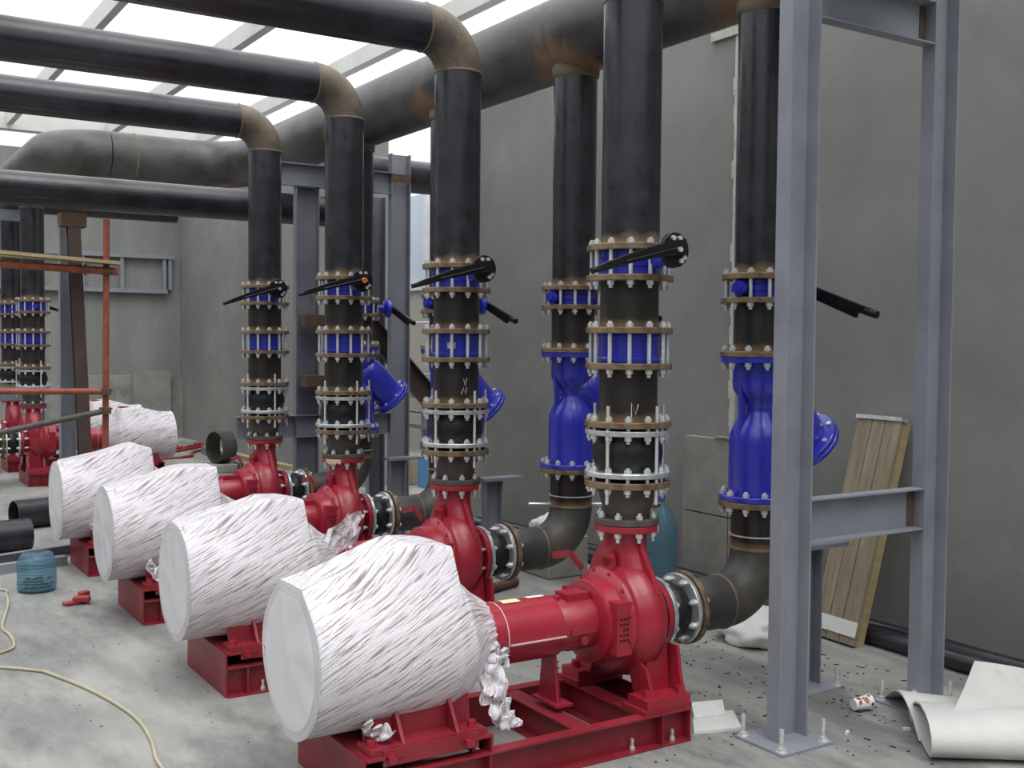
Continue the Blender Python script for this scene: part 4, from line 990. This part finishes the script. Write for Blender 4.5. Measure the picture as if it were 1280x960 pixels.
for i in range(14):
    s = i/13; row = []
    for (b_, z) in prof:
        sk = .12*(1-min(1, b_/.5)); w = 1+.10*noise.noise(Vector((s*3, b_*4, 2)))
        row.append(A*(s*.9+.10*b_)+B*b_*(1+.1*s)+Vector((0, 0, z*(1+.1*s)*w)))
    rows.append(row)
obj('rolled_part', sheet(rows), fs)
rows = []
O = Vector((.82, -1.09, 0)); c00 = Vector((.98, -1.06, .165))-O; c01 = Vector((1.44, -.86, .30))-O; c10 = Vector((1.75, -1.75, .16))-O; c11 = Vector((2.25, -1.15, .0))-O
for i in range(14):
    q = i/13; row = []
    for j in range(10):
        u = j/9
        p = c00.lerp(c10, q).lerp(c01.lerp(c11, q), u)+Vector((0, 0, .05*sin(pi*q)*u-.05*u*(1-u)))
        row.append(p)
    rows.append(row)
obj('raised_corner', sheet(rows), fs)
rows = []
for i in range(8):
    s = i/7; row = []
    for j in range(12):
        u = j/11; p = A*(.02+.3*s)+B*(.25+.62*u)+Vector((0, 0, .012+.12*sin(pi*min(1, u*1.0))*(1-.3*s)))
        row.append(p)
    rows.append(row)
obj('back_fold', sheet(rows), fs)

# white sacks behind the elbows
def sack(seed, sx, sy, sz):
    bm = bmesh.new(); bmesh.ops.create_icosphere(bm, subdivisions=4, radius=1)
    for v in bm.verts:
        n = noise.noise(v.co*1.6+Vector((seed, 0, 0)))*.35+abs(noise.noise(v.co*4+Vector((seed, 3, 0))))*.18
        v.co = Vector((v.co.x*sx*(1+n), v.co.y*sy*(1+n), max(v.co.z*(1+n*.6), -.5)*sz))
    me = bpy.data.meshes.new('sack'); bm.to_mesh(me); bm.free(); me.materials.append(M['white'])
    for p in me.polygons: p.use_smooth = True
    return me
solo('plastic_sack', sack(1, .16, .16, .10), 'crumpled whitish sack on a pipe behind the suction elbow of the second pump', 'sack', loc=(1.62, 2.95, .36))
solo('block_stack', MB().box((1.45, 2.75, 0), (1.82, 3.15, .31)).mesh('block', M['block'], 0, bevel=.01), 'low concrete block carrying the crumpled sack', 'block')
solo('plastic_sack', sack(4, .22, .26, .13), 'flat white sack on the floor under the nearest suction elbow', 'sack', loc=(1.62, .72, .067))
solo('plastic_bag', sack(8, .05, .06, .05), 'small crumpled white bag at the foot of the leaning boards', 'bag', loc=(1.66, .40, .026))
# debris on the floor
random.seed(21)
db = MB()
for i in range(520):
    x = random.gauss(.9, .7); y = random.gauss(.1, .8); 
    if x < -1.4 or x > 2.0: continue
    if x < .2 and -.36 < y < .36: continue
    s = random.uniform(.0015, .0055); a = random.uniform(0, 6.28); e = random.choice((1, 1, 1, 3))
    db.box((x-s*e, y-s, 0), (x+s*e, y+s, s*.8), Matrix.Rotation(a, 3, 'Z'), (x, y, 0))
for i in range(200):
    x = random.uniform(-3, 0); y = random.uniform(-1.5, 7); s = random.uniform(.0015, .004); a = random.uniform(0, 6.28)
    db.box((x-s, y-s, 0), (x+s, y+s, s*.8), Matrix.Rotation(a, 3, 'Z'), (x, y, 0))
solo('floor_debris', db.mesh('debris', M['dark'], 0), 'dark grit and chips scattered over the concrete floor', 'debris', kind='stuff')
for i, (x, y, a, lab) in enumerate(((.72, -.55-.0, .4, 'pale stub lying on the floor left of the foam sheet'), (1.0, -.66, -.5, 'second pale stub lying nearer the foam sheet'))):
    solo('plastic_stub', MB().box((-.018, -.006, 0), (.018, .006, .012)).mesh('stub', M['white'], 0), lab, 'litter', loc=(x+.08, y-.1, 0), rot=(0, 0, a))
